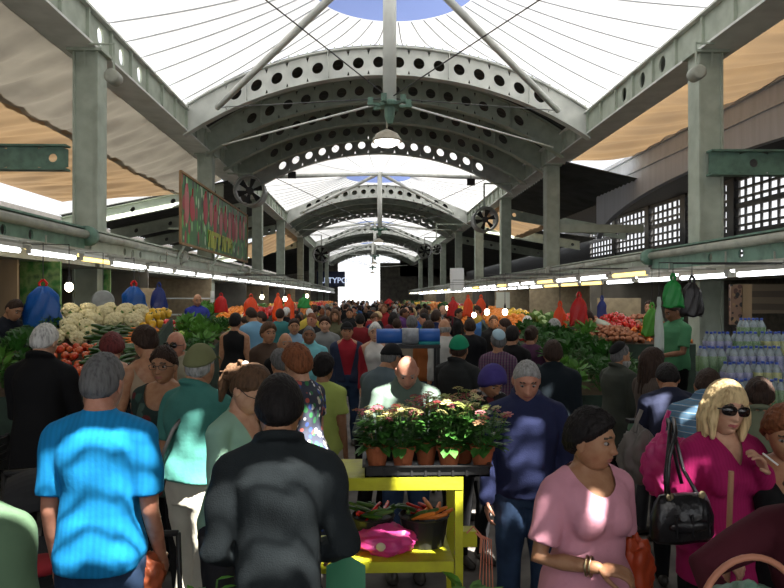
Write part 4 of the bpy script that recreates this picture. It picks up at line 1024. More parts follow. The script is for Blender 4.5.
RAILS = {-1: ((-4.25, .704), (-3.75, .584), (-3.2, .504)), 1: ((4.9, .444), (4.3, .344), (3.5, .384))}
def arm_to_rail(t, z0):
    """thin wire from height z0 above the thing up to the lamp frame and across to its nearest rail"""
    x, y, z = t.location; s_ = -1 if x < .6 else 1; rr = [r for r in RAILS[s_] if y > 9.2 or r is not RAILS[s_][2]]; xr, zr = min(rr, key=lambda r: abs(r[0]-x)); h_ = CAMZ+zr-z
    mb = MB(); mb.tube([(0, 0, z0), (0, 0, h_), (xr-x, 0, h_)], .006, 5); mb.build('hanging_wire', M_dark, t)
bulb_mb = MB(); bulb_mb.ball((0, 0, 0), (.045, .045, .055), 12, 10); bulb_me = bulb_mb.mesh('bulb', M_bulb, True)
mb = MB(); mb.tube([(0, 0, .05), (0, 0, .11)], .02, 8); mb.tube([(0, 0, .1), (0, 0, .14)], .012, 6); hold_me = mb.mesh('holder', M_dark)
for px, py, Y in ((69, 287, 8.0), (262, 297, 16), (285, 299, 16), (307, 296, 19), (474, 315, 13.6), (487, 312, 12), (466, 306, 17), (505, 312, 11.6), (299, 305, 22), (447, 308, 19), (139, 305, 10)):
    p = P(px, py, Y); t = thing('light_bulb', 'bare glowing bulb hanging over a stall', 'light bulb', p, group='bare bulbs over the stalls'); link('bulb', bulb_me, t); link('holder', hold_me, t); arm_to_rail(t, .1)

# big painted produce board over the left stalls
y0, y1, zb, zt, xb_ = 17.2, 26.6, CAMZ+1.30, CAMZ+3.02, -4.5
bd = thing('produce_board', 'long painted board with red peppers and green leaves above the left stalls', 'sign', (xb_, y0, zb)); L_ = y1-y0; H_ = zt-zb
M_art = mat('painted greenery', (.05, .16, .05), .5, pat='cells', sc=3.2, stretch=(1, 1.5, .8), cols=[(.02, .04, .02), (.10, .42, .08), (.30, .60, .25), (.03, .07, .04), (.5, .62, .42), (.04, .20, .06), (.35, .05, .06)])
mb = MB(); mb.box((-.03, 0, 0), (0, L_, H_)); mb.build('board', M_art, bd)
mb = MB(); 
for a, b in (((0, 0, 0), (0, L_, 0)), ((0, 0, H_), (0, L_, H_)), ((0, 0, 0), (0, 0, H_)), ((0, L_, 0), (0, L_, H_))): mb.bar(a, b, .06)
mb.build('frame', mat('rusty board frame', (.28, .17, .08), .7), bd)
Mred = mat('painted red', (.42, .035, .05), .5); Mredp = mat('painted pink red', (.50, .14, .14), .5); Mye = mat('painted yellow lettering', (.45, .50, .08), .5)
for k in range(13):
    mb = MB(); yy = .5+k*.68+rnd.uniform(-.1, .1); zz = H_*rnd.uniform(.52, .68); mb.ball((0, 0, 0), (.008, .20+.09*rnd.random(), .33+.20*rnd.random()), 14, 10); mb.tube([(.0, 0, .3), (.0, .03, .5)], .02, 5)
    if not 1.2 < yy < 2.0: mb.build('painted_pepper', Mred if k % 2 else Mredp, bd, loc=(.008, yy, zz))
me = text_mesh('תוקרי תוריפ', .72, .006, .03); me.materials.append(Mye); o = link('lettering', me, bd, (.016, 2.9, .14)); o.rotation_euler = (PI/2, 0, PI/2)
for yy in (.6, 4.6, 9.2):
    mb = MB(); mb.bar((-.05, yy, .4), (-.45, yy, .4), .05); mb.bar((-.05, yy, .0), (-.25, yy, -.35), .05); mb.build('bracket', M_steel, bd)
# axial fans and floodlights on the girders
M_fan = mat('galvanised drum', (.30, .31, .29), .4, var=.3)
def fan(p, r, label, rz=0):
    t = thing('drum_fan', label, 'fan', p, rz, 'drum fans under the girders'); mb = MB()
    mb.rings([[Vector((rr*math.cos(a), yy, rr*math.sin(a))) for a in [2*PI*j/28 for j in range(28)]] for rr, yy in ((r*.92, -.02), (r*1.05, -.03), (r, .02), (r, .9), (r*.9, .9), (r*.9, 0))], False, closed=True); mb.build('drum', M_fan, t, smooth=True)
    mb = MB(); mb.tube([(0, .1, 0), (0, .32, 0)], r*.25, 12)
    for k in range(6):
        a = k*PI/3; mb.add([(0.1*math.cos(a), .2, .1*math.sin(a)), (r*.85*math.cos(a), .14, r*.85*math.sin(a)), (r*.85*math.cos(a+.5), .26, r*.85*math.sin(a+.5)), (.1*math.cos(a+.7), .26, .1*math.sin(a+.7))], [(0, 1, 2, 3)])
    mb.build('rotor', M_dark, t)
    h_ = CAMZ+4.6-p.z; gx = (-5.2 if p.x < 0 else 6.4)-p.x; mb = MB(); mb.bar((0, .45, r*.98), (0, .45, h_-.03), .06); mb.bar((0, .45, h_-.03), (gx, .45, h_-.03), .06); mb.build('hanger', M_steel, t)
for px, py, Y, r, lb in ((249, 190, 26, .55, 'large drum fan under the left girder beside the painted board'), (486, 219, 28, .48, 'large drum fan under the right girder near the roof opening'), (321, 254, 52, .6, 'drum fan on the left far along the hall'), (425, 251, 54, .55, 'drum fan on the right far along the hall'), (437, 249, 44, .3, 'small drum fan far along the right girder')): fan(P(px, py, Y), r, lb)
def flood(p, label, rz=0):
    t = thing('floodlight', label, 'floodlight', p, rz, 'floodlights'); mb = MB(); mb.box((-.17, -.08, -.14), (.17, .1, .14)); mb.build('housing', M_dark, t)
    mb = MB(); mb.tube([(0, 0, .14), (0, .05, .34)], .02, 6); mb.build('bracket', M_dark, t)
for px, py, Y, lb in ((292, 175, 31, 'black floodlight hanging from the left strut of the second bay'), (471, 182, 31, 'black floodlight hanging from the right strut of the second bay')): flood(P(px, py, Y), lb)
for px, py, Y, lb in ((114, 78, 13, 'round grey loudspeaker under the left girder'), (696, 74, 12.6, 'round white loudspeaker beside the first right column')):
    t = thing('loudspeaker', lb, 'loudspeaker', P(px, py, Y)); mb = MB(); mb.rings([[Vector((rr*math.cos(a), yy, rr*math.sin(a))) for a in [2*PI*j/16 for j in range(16)]] for rr, yy in ((.09, -.16), (.13, -.15), (.13, .1), (.08, .16))]); mb.build('horn', M_pipe, t, smooth=True)
    gx = (-5.05 if px < 368 else 6.25)-t.location.x; h_ = CAMZ+4.6-t.location.z; mb = MB(); mb.bar((0, 0, .1), (0, 0, h_), .03); mb.bar((0, 0, h_-.02), (gx, 0, h_-.02), .03); mb.build('bracket', M_steel, t)
# green cross beams by the first columns
for (a, b, lb) in (((-11, 13.2, CAMZ+2.55), (-5.5, 13.2, CAMZ+2.55), 'sea green perforated cross beam left of the first left column'), ((6.3, 12.9, CAMZ+2.48), (9.1, 12.9, CAMZ+2.48), 'sea green perforated cross beam right of the first right column')):
    a = Vector(a); b = Vector(b); L_ = (b-a).length; mb = MB(); n_ = int(L_/.55)
    hole_plate(mb, lambda u, v, t_=0: Vector((u, t_, v)), [L_*k/n_ for k in range(n_+1)], -.2, .2, {k: (.08, .08) for k in range(1, n_, 2)}, .03, 14); mb.box((0, -.1, .2), (L_, .12, .235)); mb.box((0, -.1, -.235), (L_, .12, -.2)); mb.build('cross_beam', M_teal, loc=a, label=lb, cat='beam')
mb = MB(); mb.bar((0, 0, 0), (3.2, 0, 0), .2, .28); mb.build('cross_beam', M_steel, loc=(6.4, 24.5, PZ(228, 24.5)), label='grey cross beam right of the second right column', cat='beam')
# back walls of stalls: panels, shutters, hanging goods
def panel(name, x0, x1, y, z0, z1, m, lb, th=.06, cat='panel'):
    mb = MB(); mb.box((0, 0, 0), (x1-x0, th, z1-z0)); return mb.build(name, m, loc=(x0, y, z0), label=lb, cat=cat)
M_tanw = mat('plywood', (.30, .21, .12), .7, var=.3, vscale=3, stretch=(1, 1, .2)); M_cream = mat('dirty cream panel', (.44, .35, .22), .8, var=.3)
M_shut = mat('brown roller shutter', (.16, .12, .08), .6, pat='stripes', sc=1.6, cols=[(.17, .13, .085), (.09, .07, .05)])
M_shutG = mat('green foliage poster', (.1, .3, .1), .6, pat='noise', sc=5, cols=[(.02, .06, .02), (.06, .22, .05), (.22, .34, .12), (.05, .12, .05)])
mb = MB()
for k in range(22): mb.box((-6.6, 10.4, .1+.11*k), (-4.9, 10.45, .1+.11*k+.095))
panel('wooden_partition', -7.0, PX(17, 10), 10.0, 0, CAMZ+.55, M_tanw, 'brown wooden partition at the left edge behind the vendor')
panel('foliage_poster', PX(20, 10.6), PX(60, 10.6), 10.6, PZ(312, 10.6), PZ(262, 10.6), M_shutG, 'green leafy poster behind the blue hanging bag', cat='poster')
panel('foliage_poster', PX(96, 13.6), PX(110, 13.6), 13.6, PZ(325, 13.6), PZ(262, 13.6), M_shutG, 'narrow green leafy poster right of the first left column', cat='poster')
panel('counter_screen', PX(125, 12), PX(152, 12), 12.1, .2, PZ(288, 12), M_cream, 'cream coloured stall partition behind the second blue bag')
panel('back_shutter', PX(600, 12.5), 4.9, 12.6, 0, PZ(298, 12.6), M_cream, 'cream back panel of the right herb stall')
panel('roller_shutter', 5.6, 9.0, 10.6, CAMZ-.6+.35, CAMZ+.2, M_shut, 'brown slatted roller shutter at the right edge', cat='shutter')
panel('picture_panel', PX(731, 9.8), PX(742, 9.8)+.01, 9.8, PZ(326, 9.5), PZ(284, 9.5), mat('dark picture', (.2, .12, .08), .6, pat='cells', sc=14, cols=[(.02, .02, .02), (.25, .16, .08), (.08, .04, .03)]), 'narrow framed picture beside the brown post', cat='picture')
panel('wooden_post', PX(742, 9.8), PX(752, 9.8), 9.8, 0, PZ(284, 9.8), M_tanw, 'brown wooden post by the shutter on the right', cat='post')
for i in range(9):      # rear wall of shops behind the stalls, both sides
    y = 15+i*6
    panel('shop_partition', -7.5, -4.6, y, 0, CAMZ+.7, M_cream if i % 2 else M_conc, 'stall partition %s along the left row of shops' % ['first', 'second', 'third', 'fourth', 'fifth', 'sixth', 'seventh', 'eighth', 'ninth'][i])
    panel('shop_partition', 5.0, 8.2, y+.8, 0, CAMZ+.6, M_cream if i % 3 else M_conc, 'stall partition %s along the right row of shops' % ['first', 'second', 'third', 'fourth', 'fifth', 'sixth', 'seventh', 'eighth', 'ninth'][i])
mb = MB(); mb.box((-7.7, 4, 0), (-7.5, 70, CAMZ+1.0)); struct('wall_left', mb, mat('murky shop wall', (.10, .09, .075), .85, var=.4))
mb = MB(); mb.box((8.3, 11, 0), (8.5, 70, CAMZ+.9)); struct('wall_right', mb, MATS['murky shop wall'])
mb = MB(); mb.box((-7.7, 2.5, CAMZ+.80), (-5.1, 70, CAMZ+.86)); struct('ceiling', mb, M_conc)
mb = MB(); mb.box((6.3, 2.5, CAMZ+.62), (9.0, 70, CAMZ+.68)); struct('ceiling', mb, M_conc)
# shelf with pale goods behind the blue vendor
t = thing('shelving', 'pale metal shelving behind the royal blue vendor', 'shelf', (PX(150, 17.6), 17.6, 0)); mb = MB()
for z in (1.1, 1.5, 1.9): mb.box((0, 0, z), (1.5, .3, z+.03))
for x in (0, 1.47): mb.box((x, 0, 0), (x+.03, .3, 2.1))
mb.build('frame', M_steelL, t)
# hanging bags
def bagmesh(w, h, seed, mats, knot=True, nseg=26):
    r_ = random.Random(seed); mb = MB(); RR = []
    ph = [r_.uniform(0, 6) for _ in range(4)]
    for i in range(15):
        v = i/14; z = -h*v; ww = w*(.20+.48*min(1, v*4)**.8+.32*v)*(1+.04*math.sin(v*11+ph[2])); dd = ww*.4
        RR.append([Vector((ww/2*math.cos(a)*(1+.14*math.sin(5*a+ph[0]+v*6)), dd/2*math.sin(a)*(1+.25*math.sin(7*a+ph[1]+v*9)), z+.05*h*math.sin(3*a+ph[3])*v)) for a in [2*PI*j/nseg for j in range(nseg)]])
    mb.rings(RR); return mb
def hbag(px, py0, py1, Y, w, m, lb, grp=None, top=None):
    p = P(px, py0, Y); h = p.z-PZ(py1, Y); t = thing('plastic_bag', lb, 'plastic bag', p, 0, grp); t.name = 'plastic_bag'
    bagmesh(w, h, int(px), None).build('bag_bundle', m, t, smooth=True)
    mb = MB(); 
    for sx in (-1, 1): mb.tube([(sx*w*.06, 0, -.02), (sx*w*.10, 0, .03), (sx*w*.01, 0, .07)], .014, 6)
    mb.build('handle', top or m, t); arm_to_rail(t, .06)
def film(n, c): return mat(n, c, .35, trans=.35, spec=.5, bump=.4, bscale=18)
Fb = film('blue plastic film', (.015, .12, .42)); Fo = film('orange plastic film', (.85, .10, .02)); Fr = film('red plastic film', (.62, .02, .02)); Fg = film('green plastic film', (.03, .38, .08)); Fk = mat('black plastic film', (.015, .012, .012), .35); Fw = film('milky plastic film', (.62, .68, .62)); Fdb = film('dark blue film', (.02, .04, .22)); Fgl = film('lime plastic film', (.14, .45, .06))
for a in ((43, 286, 326, 7.8, .42, Fb, 'large blue plastic bag bundle hanging over the left stall by the vendor', Fr), (134, 286, 320, 9.4, .36, Fb, 'blue plastic bag bundle hanging right of the first left column', Fr), (159, 287, 315, 10.5, .26, Fdb, 'dark blue plastic bag bundle hanging by the cream partition', None),
          (221, 296, 312, 15.5, .3, Fr, 'red plastic bag bundle hanging over the left stall at the board end', None), (251, 297, 318, 15.5, .34, Fo, 'orange red bag hanging above the light blue shirt', None), (278, 296, 320, 16.5, .25, Fo, 'orange plastic bag bundle left of a pair under the lamps', None), (289, 297, 322, 16.5, .26, Fo, 'orange plastic bag bundle right of a pair under the lamps', None),
          (304, 297, 308, 17, .3, Fg, 'small green plastic bag bundle over the left side', None), (560, 306, 338, 9.6, .2, Fo, 'narrow orange plastic bag hanging by the right column', None), (579, 297, 326, 9.4, .25, Fr, 'bright red plastic bag bundle hanging over the herb stall', None), (468, 298, 316, 15, .22, Fo, 'orange bag far right side, left one of two', None), (481, 298, 318, 14.5, .24, Fo, 'orange bag far right side, right one of two', None),
          (453, 300, 316, 16, .26, Fr, 'coral red bag bundle far along the right stalls', None), (389, 299, 311, 45, .7, Fr, 'red plastic bag bundle seen against the far end of the hall', None), (602, 300, 320, 10.5, .16, Fdb, 'thin dark blue bag hanging over the herb stall', None),
          (673, 280, 307, 7.2, .22, Fg, 'emerald green plastic bag hanging over the green shirted vendor', None), (692, 282, 316, 7.3, .24, Fk, 'black plastic bag bundle hanging beside the emerald bag', None), (652, 308, 336, 8.6, .24, Fgl, 'round lime green bag hanging in front of the apron vendor', None), (659, 304, 352, 7.0, .10, Fw, 'long milky roll of thin bags hanging in front of the vendor', None)):
    hbag(*a[:7], top=a[7])
for px, py0, py1, Y, lb in ((457, 268, 291, 22, 'white price board hanging over the far right stalls'), (503, 292, 308, 12.5, 'pale blue sheet hanging over the orange display')):
    p0 = P(px-7, py1, Y); w_ = 14/F*Y; h_ = (py1-py0)/F*Y; mb = MB(); mb.box((0, 0, 0), (w_, .02, h_)); t = thing('hanging_board', lb, 'board', p0); mb.build('board_sheet', mat('white board', (.7, .72, .72), .5) if px == 457 else Fw, t); arm_to_rail(t, h_*.5)
mb = MB(); mb.lathe([(.13, -.01), (.145, 0), (.13, .01)], n=24); t = thing('round_sign', 'round pale disc hanging in front of the narrow leafy poster', 'sign', P(103, 301, 9.5)); o = mb.build('disc', M_fan, t); o.rotation_euler = (PI/2, 0, .3); arm_to_rail(t, .1)

# ------------------------------------------------------------ produce
def leaf(mb, b, d, L_, w, up=(0, 0, 1), droop=.5, mi=None):
    b = Vector(b); d = Vector(d).normalized(); s_ = d.cross(Vector(up)); s_ = s_.normalized() if s_.length > .01 else Vector((1, 0, 0)); n_ = s_.cross(d).normalized(); q = []
    for i, (t_, ww) in enumerate(((0, .12), (.35, .9), (.7, .8), (1, .05))):
        c = b+d*L_*t_-n_*droop*L_*t_*t_*.6; q.append((c-s_*w*ww/2, c-n_*w*.12*ww, c+s_*w*ww/2))
    vs = [p for r in q for p in r]; fs = []
    for i in range(3):
        for j in range(2): fs.append((i*3+j, i*3+j+1, i*3+j+4, i*3+j+3))
    mb.add(vs, fs, mi)
M_tom = mat('tomato skin', (.52, .045, .02), .25, var=.3, vscale=6, col2=(.55, .14, .04)); M_stem = mat('green stem', (.06, .14, .03), .6)
M_caul = mat('cauliflower curd', (.70, .62, .36), .8, bump=.9, bscale=70, var=.2); M_leafg = mat('pale green leaf', (.13, .26, .06), .5, var=.4, trans=.2); M_herb = mat('dark herb leaf', (.035, .13, .02), .5, var=.5, trans=.25, col2=(.015, .06, .01)); M_herb2 = mat('bright herb leaf', (.10, .26, .04), .5, var=.4, trans=.25)
M_zuc = mat('zucchini skin', (.04, .10, .02), .35, var=.4, vscale=20); M_ora = mat('orange peel', (.75, .23, .02), .45, bump=.3, bscale=150); M_pepr = mat('red pepper skin', (.50, .02, .015), .2); M_pepy = mat('yellow pepper skin', (.70, .42, .03), .2)
M_carr = mat('carrot skin', (.70, .20, .03), .5); M_pot = mat('sweet potato skin', (.34, .13, .06), .8, var=.3); M_aub = mat('aubergine skin', (.04, .01, .035), .2); M_cab = mat('cabbage leaf', (.30, .42, .16), .5, var=.3); M_apl = mat('green apple skin', (.32, .45, .06), .3); M_mint = M_herb2
PR = {}
def proto(k):
    r_ = random.Random(hash(k) % 99 if False else len(k)*7+ord(k[0])); A = None
    if k == 'tomato': b = MB(); b.lathe([(.004, .03), (.012, .034), (.026, .028), (.035, .008), (.033, -.014), (.018, -.03), (.003, -.032)], n=14); s = MB(); [leaf(s, (0, 0, .031), (math.cos(a), math.sin(a), .1), .02, .007) for a in [k_*1.256 for k_ in range(5)]]; A = [('flesh', b, M_tom), ('stem', s, M_stem)]
    if k == 'cauliflower':
        b = MB(); b.ball((0, 0, 0), (.095, .095, .065), 16, 10)
        for i in range(26): a = i*2.4; q = math.sqrt(i/26); b.ball((.086*q*math.cos(a), .086*q*math.sin(a), .062*math.sqrt(max(0, 1-q*q))+.006), .027, 8, 6)
        s = MB(); [leaf(s, (.03*math.cos(a), .03*math.sin(a), -.05), (math.cos(a), math.sin(a), .55), .10, .07, droop=-.3) for a in [k_*.9 for k_ in range(7)]]; A = [('curd', b, M_caul), ('outer_leaves', s, M_leafg)]
    if k == 'zucchini': b = MB(); b.tube([(-.1, 0, 0), (-.05, .004, .003), (.02, .006, .002), (.09, 0, 0)], [.014, .019, .020, .016], 10, round_ends=True); s = MB(); s.tube([(.1, 0, 0), (.125, 0, .002)], .008, 6); A = [('flesh', b, M_zuc), ('stem', s, M_stem)]
    if k == 'carrot': b = MB(); b.tube([(-.1, 0, 0), (-.02, 0, .002), (.07, 0, 0)], [.005, .014, .019], 8, round_ends=True); s = MB(); s.tube([(.085, 0, 0), (.10, 0, .004)], .006, 5); A = [('root', b, M_carr), ('stem', s, M_stem)]
    if k in ('orange', 'apple'): b = MB(); b.ball((0, 0, 0), .038 if k == 'orange' else .035, 12, 9); s = MB(); s.tube([(0, 0, .033), (0, .003, .045)], .003, 5); A = [('flesh', b, M_ora if k == 'orange' else M_apl), ('stem', s, M_stem)]
    if k in ('red_pepper', 'yellow_pepper'):
        b = MB(); RR = []
        for z, r in ((.045, .012), (.05, .03), (.035, .042), (0, .040), (-.035, .028), (-.05, .012)): RR.append([Vector((r*(1+.12*math.cos(4*a))*math.cos(a), r*(1+.12*math.cos(4*a))*math.sin(a), z)) for a in [2*PI*j/16 for j in range(16)]])
        b.rings(RR); s = MB(); s.tube([(0, 0, .04), (.004, 0, .075)], .006, 6); A = [('flesh', b, M_pepr if k[0] == 'r' else M_pepy), ('stem', s, M_stem)]
    if k == 'sweet_potato': b = MB(); b.tube([(-.07, 0, 0), (-.02, .01, 0), (.03, .008, 0), (.075, 0, 0)], [.015, .034, .035, .012], 10, round_ends=True); A = [('flesh', b, M_pot)]
    if k == 'aubergine': b = MB(); b.tube([(-.08, 0, 0), (-.04, 0, 0), (.03, 0, 0), (.08, 0, 0)], [.03, .042, .034, .018], 12, round_ends=True); s = MB(); s.tube([(.08, 0, 0), (.12, 0, .01)], [.02, .007], 7); A = [('flesh', b, M_aub), ('stem', s, M_stem)]
    if k == 'cabbage': b = MB(); b.ball((0, 0, 0), .075, 14, 10); s = MB(); [leaf(s, (.03*math.cos(a), .03*math.sin(a), -.07), (math.cos(a), math.sin(a), .9), .14, .12, droop=-.6) for a in [k_*1.05 for k_ in range(6)]]; A = [('head', b, M_cab), ('outer_leaves', s, M_leafg)]
    if k in ('herb_bunch', 'lettuce', 'spinach_bunch'):
        b = MB(); s = MB(); m_ = {'herb_bunch': M_herb, 'lettuce': M_herb2, 'spinach_bunch': M_herb}[k]; n_ = 60 if k == 'herb_bunch' else 26
        for i in range(n_):
            a = r_.uniform(0, 2*PI); e = r_.uniform(.15, 1.4); d = Vector((math.cos(a)*math.cos(e), math.sin(a)*math.cos(e), math.sin(e))); q = d*r_.uniform(.05, .10)
            leaf(b, q, d+Vector((r_.uniform(-.5, .5), r_.uniform(-.5, .5), 0)), r_.uniform(.04, .075) if k == 'herb_bunch' else .11, r_.uniform(.02, .035) if k == 'herb_bunch' else .07)
            if i % 4 == 0: s.tube([(0, 0, -.04), q], .003, 4)
        A = [('leaves', b, m_), ('stems', s, M_stem)]
    return [(n, b_.mesh(n, m_, n not in ('leaves', 'outer_leaves', 'stems')), m_) for n, b_, m_ in A]
LBL = dict(tomato='ripe red tomato', cauliflower='cream white cauliflower with green leaves', zucchini='dark green zucchini', carrot='orange carrot', orange='round orange', apple='green apple', red_pepper='shiny red bell pepper', yellow_pepper='shiny yellow bell pepper', sweet_potato='brown sweet potato', aubergine='dark purple aubergine', cabbage='pale green cabbage', herb_bunch='bunch of dark green herbs', lettuce='loose bright green lettuce', spinach_bunch='bunch of dark leafy greens')
SZ = dict(tomato=.068, cauliflower=.17, zucchini=.05, carrot=.05, orange=.074, apple=.07, red_pepper=.085, yellow_pepper=.085, sweet_potato=.08, aubergine=.09, cabbage=.15, herb_bunch=.14, lettuce=.17, spinach_bunch=.15)
CNT = {}; CAUL = {}
def put_prod(k, p, where, sc=1.0):
    if k not in PR: PR[k] = proto(k)
    lb = '%s in the heap %s' % (LBL[k], where); grp = (k.replace('_', ' ')+' heap '+where)
    t = thing(k, lb, k.replace('_', ' '), p, 0, grp); t.scale = (sc, sc, sc)
    if k == 'cauliflower': CAUL.setdefault(where, []).append(t)
    if k in ('zucchini', 'carrot', 'sweet_potato', 'aubergine'): t.rotation_euler = (rnd.uniform(-.2, .2), rnd.uniform(-.2, .3), rnd.choice([1.0, .9, 1.2, 1.1, .7])+rnd.uniform(-.25, .25))
    elif k in ('herb_bunch', 'lettuce', 'spinach_bunch', 'cauliflower', 'cabbage'): t.rotation_euler = (.35+rnd.uniform(-.3, .3), rnd.uniform(-.3, .3), rnd.uniform(0, 6))
    else: t.rotation_euler = (rnd.uniform(-.9, .9), rnd.uniform(-.9, .9), rnd.uniform(0, 6))
    parts = PR[k] if p[1] < 14 else PR[k][:1]
    for n, me, m_ in parts: link(n, me, t)
    CNT[k] = CNT.get(k, 0)+1
M_board = mat('stall boards', (.16, .11, .07), .8, var=.4); M_fp = mat('stall front cloth', (.04, .07, .05), .8, var=.4)
def stall(side, x0, x1, y0, y1, z0, z1, lb, cols, where, rows=None, stuff=False, jig=1.0, front=None, bulge=.10):
    """display sloping up away from the camera; cols: kinds over x, or list of rows of kinds"""
    t = thing('stall_table', lb, 'market stall', (x0, y0, 0)); W_ = x1-x0; D_ = y1-y0; mb = MB()
    mb.add([(0, 0, z0-.14), (W_, 0, z0-.14), (W_, D_, z1-.14), (0, D_, z1-.14), (0, 0, z0-.10), (W_, 0, z0-.10), (W_, D_, z1-.10), (0, D_, z1-.10)], [(0,3,2,1),(4,5,6,7),(0,1,5,4),(1,2,6,5),(2,3,7,6),(3,0,4,7)]); mb.build('display_board', M_board, t)
    mb = MB(); mb.box((0, -.02, .12), (W_, .0, z0-.02)); mb.build('front_panel', front or M_fp, t)
    xe = W_ if side == 'left' else 0; mb = MB(); mb.add([(xe, 0, .1), (xe, D_, .1), (xe, D_, z1-.04), (xe, 0, z0-.04), (xe+.03, 0, .1), (xe+.03, D_, .1), (xe+.03, D_, z1-.04), (xe+.03, 0, z0-.04)], [(0,1,2,3),(7,6,5,4),(0,4,5,1),(3,2,6,7),(0,3,7,4),(1,5,6,2)]); mb.build('side_panel', front or M_fp, t)
    for (a, b) in ((.05, .05), (W_-.05, .05), (.05, D_-.05), (W_-.05, D_-.05)): mb = MB(); mb.box((a-.03, b-.03, 0), (a+.03, b+.03, z0-.12)); mb.build('leg', M_tanw, t)
    grid = rows or [cols]; nr = len(grid)
    for r, row in enumerate(grid):
        ya, yb = y0+D_*r/nr, y0+D_*(r+1)/nr
        for c, k in enumerate(row):
            if not k: continue
            xa, xb = x0+W_*c/len(row), x0+W_*(c+1)/len(row); s_ = SZ[k]*1.0*jig; sx = s_ if k not in ('zucchini', 'carrot') else s_*1.9; sy = s_ if k not in ('zucchini', 'carrot') else s_*1.1
            nx = max(1, int((xb-xa)/sx)); ny = max(1, int((yb-ya)/sy)); hm = MB() if (stuff or CNT.get(k, 0) > 285) else None
            for i in range(nx):
                for j in range(ny):
                    x = xa+(i+.5+(j % 2)*.25)/nx*(xb-xa)+rnd.uniform(-.15, .15)*sx; y = ya+(j+.5)/ny*(yb-ya)+rnd.uniform(-.15, .15)*sy
                    u = (x-xa)/(xb-xa); v = (y-ya)/(yb-ya)
                    z = z0+(z1-z0)*(y-y0)/D_+bulge*math.sin(PI*min(1, max(0, u)))*(.4+.6*math.sin(PI*v))+rnd.uniform(-.01, .015)
                    if hm is None: put_prod(k, (x, y, z), where, rnd.uniform(.9, 1.12)*jig)
                    else: 
                        if 'herb' in k or k in ('lettuce', 'spinach_bunch', 'cabbage'): 
                            for q in range(5): leaf(hm, (x-x0, y-y0, z), (rnd.uniform(-1, 1), rnd.uniform(-1, 1), rnd.uniform(.2, 1)), s_*.8, s_*.4)
                        hm.ball((x-x0, y-y0, z), s_*.52, 7, 5)
            if hm is not None:
                if k not in PR: PR[k] = proto(k)
                hm.build(k+'_heap', PR[k][0][2], loc=(x0, y0, 0), label='heap of %s, far %s stalls, %s' % (k.replace('_', ' ')+'s' if k != 'lettuce' else k, side, where), cat='produce', kind='stuff')
    return t
stall('left', -3.70, -2.30, 6.3, 8.35, 1.10, 1.74, 'big left vegetable stall with tomatoes and cauliflowers', None, 'by the white haired person', rows=[
    ['spinach_bunch', 'lettuce', 'herb_bunch', 'tomato', 'tomato', 'tomato', 'herb_bunch'], ['herb_bunch', 'spinach_bunch', 'aubergine', 'tomato', 'tomato', 'zucchini', 'zucchini'], ['zucchini', 'herb_bunch', 'cauliflower', 'cauliflower', 'zucchini', 'zucchini', 'carrot'], ['herb_bunch', 'cauliflower', 'cauliflower', 'cauliflower', 'cauliflower', 'cauliflower', 'yellow_pepper']])
stall('left', -4.0, -2.35, 9.6, 12.4, 1.05, 1.45, 'second left stall with greens behind the sunglasses man', None, 'on the second left stall', rows=[['lettuce', 'spinach_bunch', 'herb_bunch'], ['cabbage', 'carrot', 'apple', 'lettuce'], ['orange', 'red_pepper', 'lettuce', 'herb_bunch']], jig=1.1)
stall('left', -4.1, -2.35, 13.8, 17.4, 1.05, 1.60, 'third left stall with greens and an orange heap', None, 'on the third left stall', rows=[['spinach_bunch', 'lettuce', 'cabbage'], ['herb_bunch', 'orange', 'cauliflower'], ['lettuce', 'orange', 'red_pepper']], jig=1.35)
stall('right', 1.98, 2.92, 7.1, 9.5, .98, 1.44, 'herb stall on the right with a high green mound', ['herb_bunch', 'herb_bunch', 'herb_bunch'], 'beside the bearded man', rows=[['lettuce', 'herb_bunch', 'herb_bunch'], ['herb_bunch', 'herb_bunch', 'spinach_bunch'], ['herb_bunch', 'spinach_bunch', 'herb_bunch'], ['spinach_bunch', 'herb_bunch', 'lettuce']], bulge=.11, jig=.95)
stall('right', 3.0, 4.3, 9.2, 10.6, 1.35, 1.62, 'root vegetable stall behind the green shirted vendor', None, 'behind the green vendor', rows=[['sweet_potato', 'carrot'], ['sweet_potato', 'red_pepper', 'sweet_potato']])
stall('right', 2.15, 3.9, 10.9, 13.4, 1.05, 1.55, 'orange and pepper stall right of the black tee shirt', None, 'beyond the black tee shirt', rows=[['yellow_pepper', 'red_pepper', 'apple'], ['orange', 'red_pepper', 'sweet_potato', 'yellow_pepper'], ['orange', 'orange', 'cabbage', 'red_pepper']], jig=1.25)
stall('right', 2.1, 3.9, 14.6, 17.4, 1.05, 1.55, 'second orange stall further down on the right', None, 'further down on the right', rows=[['orange', 'red_pepper', 'lettuce'], ['orange', 'orange', 'yellow_pepper']], jig=1.6)
for i in range(8):
    y = 18.6+i*4.2; ks = [['orange', 'lettuce', 'red_pepper'], ['cabbage', 'orange', 'tomato'], ['yellow_pepper', 'apple', 'orange'], ['herb_bunch', 'red_pepper', 'orange']]
    w_ = ['first', 'second', 'third', 'fourth', 'fifth', 'sixth', 'seventh', 'eighth'][i]+' past the nearest ones'
    stall('left', -4.2, -2.5, y, y+3.2, 1.05, 1.6, 'far left stall, %s' % w_, ks[i % 4], w_, stuff=True, jig=1.6)
    stall('right', 2.5, 4.1, y, y+3.2, 1.05, 1.6, 'far right stall, %s' % w_, ks[(i+2) % 4], w_, stuff=True, jig=1.6)
